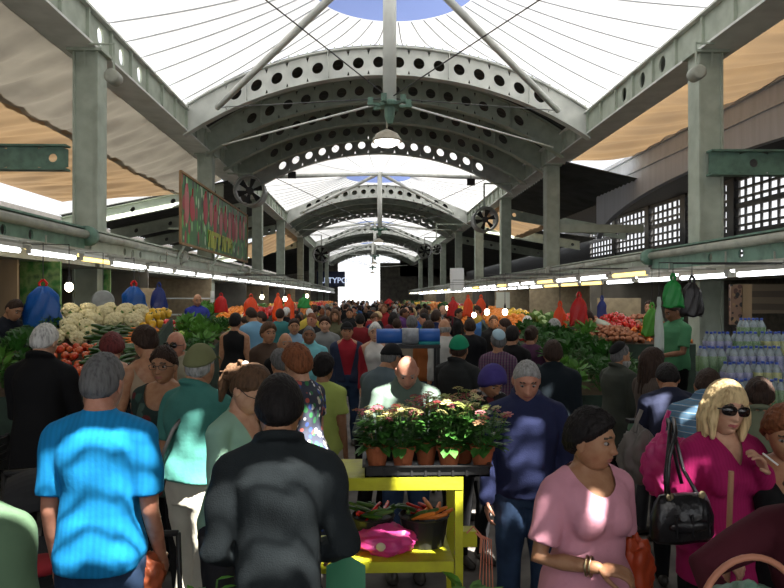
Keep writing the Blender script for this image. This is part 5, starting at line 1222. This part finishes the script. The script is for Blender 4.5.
for wh_, ts_ in CAUL.items():      # cauliflowers: rows from the front, each row from the left
    ts_.sort(key=lambda o: o.location.y); rws = []
    for o in ts_:
        if rws and o.location.y-rws[-1][-1].location.y < .09: rws[-1].append(o)
        else: rws.append([o])
    for ri, rw in enumerate(rws):
        rw.sort(key=lambda o: o.location.x)
        for ci, o in enumerate(rw):
            if ri < 12 and ci < 12: o['label'] = 'cream cauliflower %s, %s from left in the %s row' % (wh_, OR[ci].replace('nearest', 'first'), OR[ri].replace('nearest', 'front'))
# vendor platforms
for (a, b, c, d, lb) in ((-4.7, -3.75, 6.9, 8.3, 'left'), (-4.3, -2.3, 13.0, 13.75, 'left second'), (3.0, 4.2, 7.4, 8.6, 'right')):
    mb = MB(); mb.box((a, c, 0), (b, d, .3)); mb.build('platform', M_tanw, label='low wooden vendor platform on the %s' % lb, cat='platform')
mb = MB(); mb.box((2.2, 9.6, 0), (3.0-.02, 10.6, .25)); mb.build('platform', M_tanw, label='low wooden platform behind the herb stall', cat='platform')
mb = MB(); mb.box((3.95, 10.8, 0), (5.2, 11.7, .3)); mb.build('platform', M_tanw, label='low wooden platform behind the root vegetable stall', cat='platform')
# crates below the left stall
M_crg = mat('dark green crate', (.02, .10, .05), .6); M_crk = mat('black crate', (.015, .015, .015), .5)
def crate(p, w, d, h, m_, lb, rz=0):
    t = thing('crate', lb, 'crate', p, rz); mb = MB(); mb.box((0, 0, 0), (w, d, .02))
    for k in range(4):
        z = .02+k*(h-.02)/4
        for (a, b) in (((0, 0), (w, .015)), ((0, d-.015), (w, d)), ((0, 0), (.015, d)), ((w-.015, 0), (w, d))): mb.box((a[0], a[1], z), (b[0], b[1], z+(h-.02)/4-.02))
    mb.build('shell', m_, t)
    mb = MB()
    for a in (0, w-.03):
        for b in (0, d-.03): mb.box((a, b, .0), (a+.03, b+.03, h))
    mb.build('corner_post', m_, t); return t
for k in range(3): crate((-4.2+.03*k, 5.55, .28*k), .55, .36, .27, M_crg if k != 1 else mat('ochre crate', (.25, .18, .04), .6), ['bottom', 'middle', 'top'][k]+' crate of the stack left of the person in black')
for k in range(3): crate((-3.5, 5.6, .28*k), .55, .36, .27, M_crk, ['bottom', 'middle', 'top'][k]+' black crate of the stack behind the person in black')
# packs of water bottles on a rack, right
M_water = mat('clear water bottles', (.30, .36, .38), .15, var=.2, spec=.8); M_wrap = [mat('bottle label '+n, c, .4, pat='noise', sc=14, cols=[c, c2], spec=.7) for n, c, c2 in (('blue white', (.34, .34, .52), (.06, .07, .24)), ('green', (.08, .20, .05), (.22, .34, .16)), ('yellow white', (.42, .40, .08), (.30, .36, .22)), ('clear', (.22, .27, .24), (.10, .14, .12)))]
M_capb = mat('blue bottle cap', (.05, .10, .45), .4)
def pack_mesh(i):
    b = MB(); b.lathe([(.038, -.15), (.042, -.14), (.041, -.05), (.038, -.02), (.041, 0), (.041, .06), (.028, .10), (.014, .125), (.014, .135)], (0, 0, .15), 12, 0)
    b.lathe([(.0425, -.10), (.0440, -.095), (.0440, .05), (.0425, .055)], (0, 0, .15), 12, 1, cap=False); b.lathe([(.016, .13), (.016, .15), (.002, .152)], (0, 0, .15), 8, 2)
    w = MB(); w.rings([[Vector((.136*math.copysign(abs(math.cos(a))**.35, math.cos(a))*k, .093*math.copysign(abs(math.sin(a))**.35, math.sin(a))*k, z)) for a in [2*PI*j/24 for j in range(24)]] for z, k in ((.005, .97), (.01, 1), (.13, 1.02), (.20, 1.0), (.235, .93))], False)
    return b.mesh('bottle', [M_water, M_wrap[i], M_capb], True), w.mesh('shrink_wrap', M_film, True)
M_film = mat('clear shrink film', (.55, .6, .58), .15, spec=.8, alpha=.10)
PM = [pack_mesh(i) for i in range(4)]; CN = ['blue and white', 'green', 'yellow and white', 'grey']
SH = ['front', 'second', 'middle', 'fourth', 'rear']; LS = ['leftmost', 'second from left', 'third from left', 'fourth from left']
for row in range(5):
    nq = [3, 3, 3, 3, 2][row]; x0 = [3.08, 3.20, 3.38, 3.58, 3.80][row]
    for q in range(nq):
        for k in range(2):
            if k == 1 and row in (0, 1) and q == 0: continue
            if rnd.random() < .12 and k == 1: continue
            wi = (row*3+q*5+k*7+(row*q) % 3) % 4
            t = thing('bottle_pack', '%s labelled bottle pack, %s on the %s shelf, %s layer' % (CN[wi], LS[q], SH[row], ['lower', 'upper'][k]), 'bottle pack', (x0+q*.285+rnd.uniform(-.01, .01), 6.35+row*.27, .601+row*.13+k*.304), rnd.uniform(-.06, .06), 'bottle packs on the right rack')
            link('shrink_wrap', PM[wi][1], t)
            for u in range(6): link('bottle', PM[wi][0], t, (-.086+.086*(u % 3), -.043+.086*(u//3), 0))
t = thing('bottle_rack', 'stepped metal rack full of bottle packs on the right', 'rack', (2.86, 6.2, 0)); mb = MB()
for row in range(5): mb.box((0.04+[0, .12, .30, .50, .72][row], row*.27+.02, .56+row*.13), (1.30 if row < 4 else 1.42, row*.27+.27, .60+row*.13-.001))
mb.build('shelf', M_pipe, t)
for a, b in ((.05, .05), (1.24, .05), (.78, 1.3), (1.38, 1.3)): mb = MB(); mb.box((a, b, 0), (a+.03, b+.03, .56 if b < 1 else 1.08)); mb.build('leg', M_steelL, t)
mb = MB(); mb.bar((1.45, -.1, .8), (1.45, 1.3, 1.5), .022); mb.bar((1.45, 1.3, 0), (1.45, 1.3, 1.6), .022); mb.bar((1.45, -.1, 0), (1.45, -.1, .8), .022); mb.build('side_rail', M_pipe, t)

# ------------------------------------------------------------ flower stand in front
M_lime = mat('yellow green paint', (.50, .50, .02), .45, var=.25, vscale=9, col2=(.38, .36, .02), bump=.2)
YF, YB = 3.1, 3.46; xr = PX(463, YF); xl = PX(300, YF); zt_ = 1.95-(482-297)/F*YF; zm = 1.95-(562-297)/F*YF
st = thing('flower_stand', 'yellow green painted wooden stand with a shelf under the pot plants', 'plant stand', (xl, YF, 0)); W_ = xr-xl; D_ = YB-YF
def sb(nm, a, b): mb = MB(); mb.box(a, b); return mb.build(nm, M_lime, st)
sb('top_board', (0, 0, zt_-.001), (W_, D_, zt_+.02)); sb('front_rail', (0, -.004, zt_-.035), (W_, .02, zt_+.018)); sb('shelf', (0, 0, zm-.02), (W_-.04, D_, zm)); sb('shelf_rail', (0, -.003, zm-.045), (W_-.04, .015, zm+.002)); sb('shelf', (0, 0, .30), (W_-.04, D_, .32))
for a, b in ((W_-.035, 0), (W_-.035, D_-.035), (0, 0), (0, D_-.035)): sb('post', (a, b, 0), (a+.035, b+.035, zt_))
sb('side_block', (W_, .12, zm+.02), (W_+.08, .2, zm+.09))
mb = MB(); 
for k in range(5): mb.tube([(W_+.07, .1, zm+.09), (W_+.10+.01*k, .1, zm+.06), (W_+.08+.018*k, .09, zm-.22-.02*k)], .003, 5)
mb.tube([(W_+.03, .1, zm+.09), (W_+.06, .1, zm+.12), (W_+.095, .1, zm+.08), (W_+.09, .1, zm)], .004, 5)
mb.build('hanging_cords', mat('salmon cord', (.60, .22, .14), .6), label='salmon pink cords hanging from the side block of the yellow stand', loc=(xl, YF, 0), cat='cord').name = 'cord'
# tray
xt0 = PX(365, 3.12); xt1 = PX(489, 3.12); tr = thing('plant_tray', 'black plastic tray holding the potted flowers', 'tray', (xt0, 3.10, zt_+.021)); TW = xt1-xt0; TD = .30; mb = MB(); mb.box((0, 0, 0), (TW, TD, .008))
for (a, b) in (((0, 0), (TW, .006)), ((0, TD-.006), (TW, TD)), ((0, 0), (.006, TD)), ((TW-.006, 0), (TW, TD))): mb.box((a[0], a[1], 0), (b[0], b[1], .045))
mb.box((-.012, -.012, .045), (TW+.012, .004, .05)); mb.box((-.012, TD-.004, .045), (TW+.012, TD+.012, .05)); mb.box((-.012, 0, .045), (.004, TD, .05)); mb.box((TW-.004, 0, .045), (TW+.012, TD, .05))
mb.build('tray_shell', M_crk, tr)
mb = MB(); [mb.box((.02+k*.06, -.004, .004), (.03+k*.06, 0, .04)) for k in range(int(TW/.06))]; mb.build('ribs', M_crk, tr)
M_terra = mat('terracotta', (.42, .12, .045), .8, var=.3, bump=.2); M_soil = mat('potting soil', (.03, .02, .015), .95); M_kal = mat('kalanchoe leaf', (.07, .20, .035), .35, var=.45, col2=(.03, .11, .02), trans=.15)
FC = [mat('flower '+n, c, .5) for n, c in (('rose', (.42, .10, .13)), ('pink', (.50, .20, .20)), ('cream', (.55, .50, .22)), ('red', (.34, .05, .05)), ('peach', (.52, .30, .16)), ('bud', (.26, .30, .08)))]
def cluster():
    b = MB(); r_ = random.Random(5)
    for i in range(17):
        a = i*2.4; q = math.sqrt(i/17)*.026; c = Vector((q*math.cos(a), q*math.sin(a), .009*(1-i/17)+r_.uniform(-.002, .003)))
        for k in range(4):
            an = k*PI/2+i; d = Vector((math.cos(an), math.sin(an), .25)); leaf(b, c, d, .0075, .0065, droop=.1)
        b.ball(c, .0022, 6, 4)
    return b.mesh('blossoms', FC[0])
clus = cluster()
def potplant(px, Y, lb, seed, hgt=.24, spread=.095, cset=(0, 1, 2), r0=.052):
    hgt *= .80
    r_ = random.Random(seed); x = PX(px, Y); t = thing('potted_kalanchoe', lb, 'potted plant', (x, Y, zt_+.031), 0)
    mb = MB(); mb.lathe([(r0*.70, 0), (r0*.98, .085), (r0*1.10, .086), (r0*1.12, .108), (r0*1.0, .108), (r0*.95, .09)], n=22); mb.build('pot', M_terra, t, smooth=False)
    mb = MB(); mb.lathe([(.001, .09), (r0*.95, .092)], n=18, cap=False); mb.build('soil', M_soil, t)
    lv = MB()
    for i in range(190):
        a = r_.uniform(0, 2*PI); q = math.sqrt(r_.random()); z = .10+(r_.random()**.8)*(hgt+.0)*(1-.25*q); b = Vector((spread*.72*q*math.cos(a), spread*.72*q*math.sin(a), z))
        leaf(lv, b, (math.cos(a), math.sin(a), r_.uniform(-.1, .6)), r_.uniform(.035, .06), r_.uniform(.026, .042), droop=r_.uniform(.2, .7))
    for i in range(7):
        a = i*.9+r_.random(); leaf(lv, (r0*.8*math.cos(a), r0*.8*math.sin(a), .11), (math.cos(a), math.sin(a), .0), .07, .05, droop=.9)
    lv.build('leaves', M_kal, t)
    stm = MB(); heads = []
    for i in range(24):
        a = i*2.4+r_.random()*.5; q = math.sqrt((i+.5)/24); top_ = Vector((spread*1.08*q*math.cos(a), spread*1.08*q*math.sin(a), .11+hgt*(1-.22*q*q)+r_.uniform(-.02, .02))); stm.tube([(top_.x*.2, top_.y*.2, .1), (top_.x*.7, top_.y*.7, top_.z*.7), top_], .0022, 4); heads.append(top_)
    stm.build('stems', M_stem, t)
    for h_ in heads:
        o = link('blossom_cluster', clus, t, h_); s_ = r_.uniform(.7, 1.15); o.scale = (s_, s_, s_); o.rotation_euler = (r_.uniform(-.4, .4), r_.uniform(-.4, .4), r_.uniform(0, 6)); o.material_slots[0].link = 'OBJECT'; o.material_slots[0].material = FC[r_.choice(cset)]
potplant(377, 3.22, 'leftmost potted flower on the tray with mauve and cream blossoms', 1, .20, .085, (2, 4, 0, 5))
potplant(403, 3.20, 'second potted flower from the left on the tray with pink blossoms', 2, .20, .085, (1, 2, 0, 5))
potplant(426, 3.30, 'third potted flower from the left, set further back on the tray', 3, .25, .08, (3, 0, 1, 5))
potplant(449, 3.20, 'fourth potted flower from the left with a few cream blossoms low down', 4, .25, .09, (0, 3, 2, 5))
potplant(482, 3.19, 'rightmost potted flower on the tray with wide coral blossoms', 5, .21, .12, (1, 3, 4, 2, 5))
potplant(463, 3.33, 'potted flower at the back of the tray with the tallest yellow cream blossoms', 6, .27, .10, (2, 4, 2, 5, 3))
# shelf goods: two black buckets with greens, pink bag
def bucket(px, py, Y, lb, cset, w=.13):
    x = PX(px, Y); t = thing('vegetable_tub', lb, 'tub', (x, Y, zm+.001)); mb = MB(); mb.lathe([(w*.8, 0), (w, .13), (w*1.05, .135), (w*1.0, .14), (w*.92, .12)], n=20); mb.build('tub_shell', M_crk, t)
    for i in range(16):
        a = i*2.4; q = math.sqrt(i/16)*w*.9; mb = MB(); r_ = rnd.uniform(-.5, .5); p0 = Vector((q*math.cos(a), q*math.sin(a), .14+.03*rnd.random())); d = Vector((math.cos(a+1), math.sin(a+1), rnd.uniform(.1, .6)))*.06; mb.tube([p0-d, p0, p0+d], [.005, .012, .008], 7, round_ends=True); mb.build('vegetable', cset[i % len(cset)], t, smooth=True)
bucket(373, 520, 3.33, 'left black tub of peppers on the stand shelf', [M_pepr, M_zuc, M_leafg, M_herb], .10)
bucket(424, 520, 3.33, 'right black tub of carrots and greens on the stand shelf', [M_carr, M_pepr, M_leafg, M_carr, M_zuc], .115)
Fp = film('pink plastic film', (.72, .07, .30))
def crumple(w, d, h, seed, m_, name, lb, loc, cat='plastic bag', rz=0):
    r_ = random.Random(seed); ph = [r_.uniform(0, 6) for _ in range(8)]; mb = MB()
    D_, Fq = sphere_dirs(56, 40); n1 = 1+.10*np.sin(D_[:, 0]*7+ph[0]+2*np.sin(D_[:, 1]*5+ph[1]))+.07*np.sin(D_[:, 1]*9+ph[2]+2*np.sin(D_[:, 2]*6+ph[3]))+.06*np.abs(np.sin(D_[:, 2]*13+D_[:, 0]*11+ph[4]))+.05*np.abs(np.sin(D_[:, 0]*27+D_[:, 1]*19+ph[5]))
    Pn = D_*n1[:, None]*np.array([w/2, d/2, h/2]); Pn[:, 2] = np.maximum(Pn[:, 2], -h*.42)+h*.42
    t = thing(name, lb, cat, loc, rz); link('bag_film', mk('bag_film', Pn, Fq, [m_]), t); return t
pb = crumple(.25, .20, .12, 3, Fp, 'plastic_bag', 'crumpled pink plastic bag lying on the shelf of the stand', (PX(385, 3.2), 3.24, zm+.002)); mb = MB(); mb.ball((-.02, -.10, .05), (.022, .006, .02), 12, 8); mb.build('label_patch', mat('yellowish patch', (.6, .5, .35), .5), pb, smooth=True)
o = MB(); o.slab(lambda u, v: Vector((.16*u, .02*v, .14*v-.05*abs(u-.5)*v*2)), 4, 4, .006); o.build('green_card', mat('sea green card', (.05, .26, .13), .5), loc=P(326, 590, 2.9), label='sea green card sticking up in front of the stand', cat='card')
def leafy(px, py, Y, lb, n_=14, s_=.09):
    p = P(px, py, Y); t = thing('leafy_plant', lb, 'plant', (p.x, p.y, 0)); lv = MB(); stt = MB(); r_ = random.Random(int(px))
    for i in range(n_):
        a = r_.uniform(0, 2*PI); q = r_.random()*.07; b = Vector((q*math.cos(a), q*math.sin(a), p.z-.15+r_.random()*.15)); leaf(lv, b, (math.cos(a), math.sin(a), r_.uniform(.1, .9)), s_, s_*.5, droop=.5)
        stt.tube([(0, 0, p.z-.45), b], .003, 4)
    lv.build('leaves', mat('fresh green leaf', (.12, .34, .05), .4, var=.3, trans=.25), t); stt.build('stems', M_stem, t)
    mb = MB(); mb.lathe([(.07, 0), (.10, p.z-.42), (.09, p.z-.42)], n=16); mb.build('pot', M_terra, t)
leafy(203, 574, 2.25, 'bright green leafy plant at the bottom edge by the charcoal jacket', 12, .05)
leafy(396, 592, 2.85, 'green leafy plant below the shelf of the stand'); leafy(468, 575, 3.0, 'green leafy plant with broad leaves right of the stand', 18, .1)
# blue rolled awning on a trolley
p = P(408, 336, 6.9); t = thing('rolled_tarpaulin', 'blue and silver rolled tarpaulin on top of a black trolley', 'tarpaulin', (p.x, p.y, p.z)); hw_ = 31.5/F*6.9
for a, b, m_, nm in ((-hw_, -.06, mat('royal blue tarp', (.03, .12, .42), .4), 'left_roll'), (-.06, .10, mat('silver tarp', (.35, .37, .40), .3, var=.4, vscale=20), 'wrap'), (.10, hw_, MATS['royal blue tarp'], 'right_roll')):
    mb = MB(); mb.tube([(a, 0, 0), (b, 0, 0)], .072 if nm != 'wrap' else .078, 18); mb.build({'left_roll': 'roll', 'right_roll': 'roll', 'wrap': 'wrap'}[nm], m_, t, smooth=True)
mb = MB(); mb.tube([(.1, -.03, -.07), (hw_, -.03, -.07)], .03, 10); mb.build('teal_edge', mat('teal tarp edge', (.02, .25, .25), .5), t, smooth=True)
t = thing('trolley', 'tall black market trolley under the blue roll', 'trolley', (p.x, p.y, 0)); zt2 = p.z-.08
for a in (-.2, .28):
    for b in (-.15, .15): mb = MB(); mb.bar((a, b, .1), (a, b, zt2), .03); mb.build('upright', M_dark, t)
mb = MB(); mb.box((-.22, -.17, .35), (.3, .17, .38)); mb.box((-.22, -.17, zt2-.45), (.3, .17, zt2-.42)); mb.box((-.22, -.17, zt2-.03), (.3, .17, zt2)); mb.build('deck', M_dark, t)
mb = MB(); mb.box((-.2, -.16, .38), (.28, .16, zt2-.5)); mb.build('load', mat('dark goods', (.05, .05, .05), .7, pat='cells', sc=9, cols=[(.03, .03, .03), (.10, .09, .08), (.05, .02, .02)]), t)
for a in (-.18, .26): mb = MB(); mb.rings([[Vector((a+xx, .16+0*xx+.08*math.cos(q)*0+.0, .08+.08*math.sin(q)))+Vector((0, .08*math.cos(q), 0)) for q in [2*PI*j/16 for j in range(16)]] for xx in (-.015, .015)]); mb.build('wheel', M_dark, t)
# push chair at the left
t = thing('pushchair', 'dark pushchair with a red blanket left of the turquoise shirt', 'pushchair', (PX(42, 3.9), 3.9, 0), .4)
for (wx, wy) in ((-.16, -.28), (.16, -.28), (-.2, .28), (.2, .28)):
    mb = MB(); mb.rings([[Vector((wx+xx, wy+.1*math.cos(q), .11+.1*math.sin(q))) for q in [2*PI*j/20 for j in range(20)]] for xx in (-.018, .018)]); mb.build('wheel', M_dark, t)
mb = MB()
for sx in (-1, 1): mb.tube([(sx*.18, -.28, .12), (sx*.2, .0, .45), (sx*.2, .30, .95)], .012, 8); mb.tube([(sx*.2, .28, .12), (sx*.2, .0, .45), (sx*.19, -.25, .5)], .012, 8)
mb.tube([(-.2, .3, .95), (.2, .3, .95)], .016, 8); mb.build('frame', M_dark, t, smooth=True)
mb = MB(); mb.slab(lambda u, v: Vector((-.17+.34*u, -.22+.42*v, .42+.36*max(0, v-.45)+.02*math.cos(u*6))), 8, 10, .03); mb.build('seat', mat('black canvas', (.02, .02, .022), .8), t)
mb = MB(); mb.slab(lambda u, v: Vector((-.18+.36*u, .22-.22*math.sin(v*1.5), .78+.2*math.cos(v*1.5)-.05*(2*u-1)**2)), 10, 8, .01); mb.build('hood', MATS['black canvas'], t)
mb = MB(); mb.ball((0, -.05, .52), (.11, .12, .05), 14, 8); mb.build('blanket', mat('red blanket', (.35, .02, .03), .8), t, smooth=True)
# bags carried in the crowd
M_leath = mat('black leather', (.012, .012, .014), .28, bump=.5, bscale=25, spec=.6); M_brass = mat('brass fitting', (.5, .42, .25), .3, 1)
hb_c = P(682, 516, 2.84); t = thing('handbag', 'black leather handbag hanging at the hip of the blonde woman', 'handbag', hb_c, R(10)); t.scale = (.8, .8, .8); 
mb = MB(); RR = []
for z, w_, d_ in ((-.12, .12, .03), (-.125, .15, .05), (-.10, .175, .07), (0, .17, .075), (.07, .15, .06), (.11, .13, .03), (.115, .10, .01)): RR.append([Vector((w_*math.copysign(abs(math.cos(a))**.7, math.cos(a))*(1+.02*math.sin(a*9+z*30)), d_*math.sin(a)*(1+.12*math.sin(a*7+z*40)), z)) for a in [2*PI*j/40 for j in range(40)]])
mb.rings(RR); mb.build('bag_body', M_leath, t, smooth=True)
for k in range(3): mb = MB(); mb.tube([(-.09+.09*k, -.085, .03), (-.085+.09*k, -.088, -.08)], .006, 6); mb.build('pleat', M_leath, t)
mb = MB(); mb.ball((0, 0, 0), (.12, .022, .035), 16, 8); mb.build('front_pocket', M_leath, t, smooth=True, loc=(.0, -.07, -.03))
for sx, yy in ((-1, -.02), (1, .02)): 
    mb = MB(); mb.tube([(-.09, -.03, .10), (-.10, -.03, .17), (-.085, -.02, .30), (-.02, .02, .42), (.02, .10, .475), (.06, .16, .40), (.09, .12, .2), (.09, .0, .10)] if sx < 0 else [(-.07, .03, .10), (-.08, .02, .2), (-.05, .04, .33), (.0, .1, .45), (.03, .17, .46), (.07, .2, .35), (.10, .15, .12)], .010, 8); mb.build('strap', M_leath, t, smooth=True)
for sx in (-1, 1): mb = MB(); mb.lathe([(.014, -.004), (.022, 0), (.014, .004)], n=12); o = mb.build('ring', M_brass, t, loc=(sx*.09, -.035, .11)); o.rotation_euler = (PI/2, 0, 0)
gb = crumple(.20, .16, .30, 8, film('grey plastic film', (.24, .22, .20)), 'plastic_bag', 'full grey plastic bag held behind the pink bag', P(640, 482, 3.75)); 
pb = crumple(.22, .18, .32, 12, Fp, 'plastic_bag', 'full magenta pink plastic bag beside the blonde woman', P(668, 496, 3.5))
for t_, hh in ((gb, .26), (pb, .3)): mb = MB(); mb.tube([(-.03, 0, hh-.04), (-.01, .02, hh+.06), (.02, .03, hh+.12)], .012, 8); mb.build('handle', Fp if t_ is pb else MATS['grey plastic film'], t_, smooth=True)
ob = crumple(.15, .13, .26, 15, film('tomato red film', (.60, .09, .03)), 'plastic_bag', 'orange red plastic bag held by the woman in pale pink', P(634, 600, 2.75)); mb = MB(); mb.tube([(0, 0, .2), (-.01, .0, .32), (-.02, 0, .40)], .008, 7); mb.build('handle', MATS['tomato red film'], ob)
orb = crumple(.13, .12, .16, 21, film('terracotta film', (.55, .14, .06)), 'plastic_bag', 'terracotta coloured bag in front of the pushing handle at the lower left', P(146, 592, 2.9)); mb = MB(); mb.tube([(0, 0, .12), (-.02, .02, .24)], .006, 6); mb.build('handle', Fr, orb)
t = thing('shopping_cart', 'black folding shopping cart frame at the lower left beside the turquoise shirt', 'shopping cart', (PX(160, 3.0), 3.0, 0)); mb = MB()
for sx in (-.09, .09): mb.tube([(sx, .15, .1), (sx, .0, .55), (sx, -.05, .98)], .011, 8)
mb.tube([(-.09, -.05, .98), (.09, -.05, .98)], .013, 8); mb.tube([(-.09, 0, .55), (.09, 0, .55)], .01, 8); mb.build('frame', M_dark, t, smooth=True)
for sx in (-.12, .12): mb = MB(); mb.rings([[Vector((sx+xx, .15+.08*math.cos(q), .08+.08*math.sin(q))) for q in [2*PI*j/18 for j in range(18)]] for xx in (-.015, .015)]); mb.build('wheel', M_dark, t)
# green pouch of the taupe woman, strap of the teal man, cigarette, watch, bangles, basket
mg = MB(); mg.ball((0, 0, 0), (.10, .05, .075), 16, 10); t = thing('pouch_bag', 'sage green pouch bag at the waist of the woman in taupe', 'bag', P(640, 428, 5.45)); mg.build('pouch', mat('sage canvas', (.14, .27, .18), .8, bump=.3), t, smooth=True); mb = MB(); mb.box((-.1, -.052, .045), (.1, .045, .07)); mb.build('belt_strap', M_dark, t)
def child_world(name, mb, m_, info, smooth=True):
    """adds a worn piece, given in the person's own frame (metres)"""
    return mb.build(name, m_, info['root'], smooth=smooth)
mb = MB(); s_ = t4['s']; U = t4['U']
pts = [U((-.10, -.13, 1.34)), U((-.085, -.02, 1.455)), U((-.06, .09, 1.40)), U((.02, .165, 1.25)), U((.12, .175, 1.05)), U((.19, .12, .93))]
mb.tube([q*s_ for q in pts], .012, 6); child_world('shoulder_strap', mb, M_dark, t4)
mb = MB(); S, E, W, u, f, c = bl['AR'][1]; q = (W+f*.12)*bl['s']; mb.tube([q+Vector((-.0, -.03, .0)), q+Vector((.03, -.085, -.035))], .004, 8); mb.build('cigarette', mat('cigarette paper', (.8, .8, .76), .6), loc=bl['w']((q)/bl['s']), label='white cigarette in the raised hand of the blonde woman', cat='cigarette')
o = bpy.data.objects['cigarette']; me = o.data
for v in me.vertices: v.co = v.co-q
mb = MB(); S, E, W, u, f, c = pk['AR'][-1]
def ringmesh(c0, ax, r, th): 
    ax = ax.normalized(); x = ax.orthogonal().normalized(); y = ax.cross(x); b = MB(); pts = [c0+(x*math.cos(a)+y*math.sin(a))*r for a in [2*PI*j/24 for j in range(24)]]; b.tube(pts+[pts[0], pts[1]], th, 8, cap=False); return b
for k, dd in enumerate((.0, .016)): child_world('bracelet', ringmesh((W-f*(.03+dd))*pk['s'], f, .034, .004), M_brass, pk)
S, E, W, u, f, c = ms['AR'][-1]; M_silv = mat('silver', (.7, .7, .68), .2, 1)
for k in range(4): child_world('bangle', ringmesh((W-f*(.02+.022*k))*ms['s'], f+Vector((.15*(k % 2), 0, .1)), .038, .0035), M_silv, ms)
bc = P(752, 606, 2.0); t = thing('basket', 'round wicker basket with an arched handle at the lower right corner', 'basket', (bc.x, bc.y, bc.z-.15)); mb = MB(); mb.lathe([(.10, -.1), (.15, 0), (.165, .1), (.17, .11), (.155, .11), (.14, 0), (.09, -.08)], n=26); mb.build('bowl', mat('wicker', (.38, .20, .09), .7, pat='stripes', sc=9, cols=[(.40, .22, .10), (.22, .11, .05)]), t)
mb = MB(); mb.tube([Vector((.155*math.cos(a), 0, .1+.19*math.sin(a))) for a in [PI*j/18 for j in range(19)]], .010, 8); mb.build('handle', mat('salmon handle', (.48, .20, .12), .5), t, smooth=True)
crumple(.24, .24, .18, 33, film('pale green film', (.20, .36, .27)), 'plastic_bag', 'pale green plastic bag inside the wicker basket', (bc.x, bc.y, bc.z-.12))
mb = MB(); mb.tube([(0, 0, -1.0), (.05, .01, .10)], .010, 8); mb.build('walking_stick', mat('tan wood', (.42, .22, .12), .5), loc=P(719, 500, 2.5), label='tan wooden stick rising beside the black handbag', cat='stick')
# a pale sack between the teal man and the cardigan
# ------------------------------------------------------------ unseen vault above the camera, gaps aimed so sun patches land on chosen spots
HOLES = []
def hit(T):
    T = Vector(T); t = 5.0
    for _ in range(20):
        q = T+SUN*t; t += (arch_top(max(XL-.3, min(XR+.3, q.x)))-q.z)/SUN.z
    return T+SUN*t
def gap(px, py, Y, w, l, n=1, step=0, dx=0):
    q = hit(P(px, py, Y))
    for k in range(n): HOLES.append((q.x-w/2+dx*k, q.x+w/2+dx*k, q.y-l/2-step*k, q.y+l/2-step*k))
# hip and trousers of the man in teal
gap(176, 448, 3.85, .15, .13); gap(176, 505, 3.9, .24, .22); gap(188, 535, 3.9, .30, .26); gap(228, 472, 3.12, .08, .10); gap(243, 366, 3.4, .05, .03); gap(215, 520, 3.9, .08, .16)
# dress, forearm
gap(333, 392, 4.3, .09, .14); gap(322, 425, 4.3, .22, .22); gap(338, 410, 4.3, .08, .08)
# shoulders of the flower seller
gap(378, 398, 4.75, .20, .16); gap(432, 396, 4.75, .10, .12); gap(362, 430, 4.5, .10, .14)
# turquoise shirt, charcoal jacket, navy sweater: thin slots that blur into soft bands
for k in range(4): 
    for j in range(3): gap(60+41*j, 428+42*k-9*j, 2.7, .155, .019)
for k in range(3):
    for j in range(3): gap(225+46*j, 472+46*k-12*j, 2.36, .15, .012)
for k in range(3):
    for j in range(3): gap(500+22*j, 412+30*k-8*j, 3.8, .12, .018)
gap(541, 383, 5.8, .22, .12); gap(573, 412, 5.8, .10, .10)
gap(668, 384, 4.75, .10, .10); gap(655, 395, 4.85, .16, .04)
# pink blouse, magenta sweater, blonde hair
gap(553, 462, 2.5, .07, .025); gap(560, 560, 2.45, .14, .03); gap(612, 480, 2.5, .035, .10); gap(590, 530, 2.35, .07, .03); gap(556, 492, 2.45, .10, .02); gap(605, 555, 2.45, .05, .03)
gap(700, 440, 2.9, .14, .025); gap(720, 470, 2.8, .20, .02); gap(722, 384, 3.0, .12, .015); gap(775, 377, 4.1, .07, .05); gap(690, 410, 4.2, .3, .02)
gap(488, 510, 5.2, .30, .24); gap(420, 430, 3.2, .5, .03); gap(400, 560, 3.3, .3, .05); gap(350, 500, 3.0, .3, .06)
gap(10, 545, 2.0, .3, .03); gap(665, 485, 3.4, .12, .05); gap(440, 470, 3.15, .15, .06)
xs = sorted(set([XL-.35+(XR-XL+.7)*i/40 for i in range(41)]+[v for h in HOLES for v in h[:2]]))
ys = sorted(set([-5+11.3*i/30 for i in range(31)]+[v for h in HOLES for v in h[2:]]))
xs = [x for x in xs if XL-.36 <= x <= XR+.36]; ys = [y for y in ys if -5.01 <= y <= 6.35]
mb = MB(); mb.v = [(x, y, arch_top(x)) for x in xs for y in ys]; ny = len(ys)
HN_ = np.array(HOLES)
for i in range(len(xs)-1):
    cx = (xs[i]+xs[i+1])/2; hh = HN_[(HN_[:, 0] < cx) & (HN_[:, 1] > cx)]
    for j in range(ny-1):
        cy = (ys[j]+ys[j+1])/2
        if len(hh) and ((hh[:, 2] < cy) & (hh[:, 3] > cy)).any(): continue
        mb.f.append((i*ny+j, (i+1)*ny+j, (i+1)*ny+j+1, i*ny+j+1)); mb.m.append(0)
struct('ceiling', mb, M_skin)
mb = MB(); mb.box((XR+.36, -19, CAMZ+4.4), (14.7, 4.2, CAMZ+4.5)); struct('ceiling', mb, M_skin)
mb = MB(); mb.box((-12, -19, CAMZ+4.4), (XL-.36, 4.2, CAMZ+4.5)); struct('ceiling', mb, M_skin)
mb = MB(); mb.sheet(lambda u, v: (XL-.35+(XR-XL+.7)*u, -19+14*v, arch_top(XL-.35+(XR-XL+.7)*u)+.02), 24, 14); struct('ceiling', mb, M_mem)
bpy.data.scenes.remove(TMP)
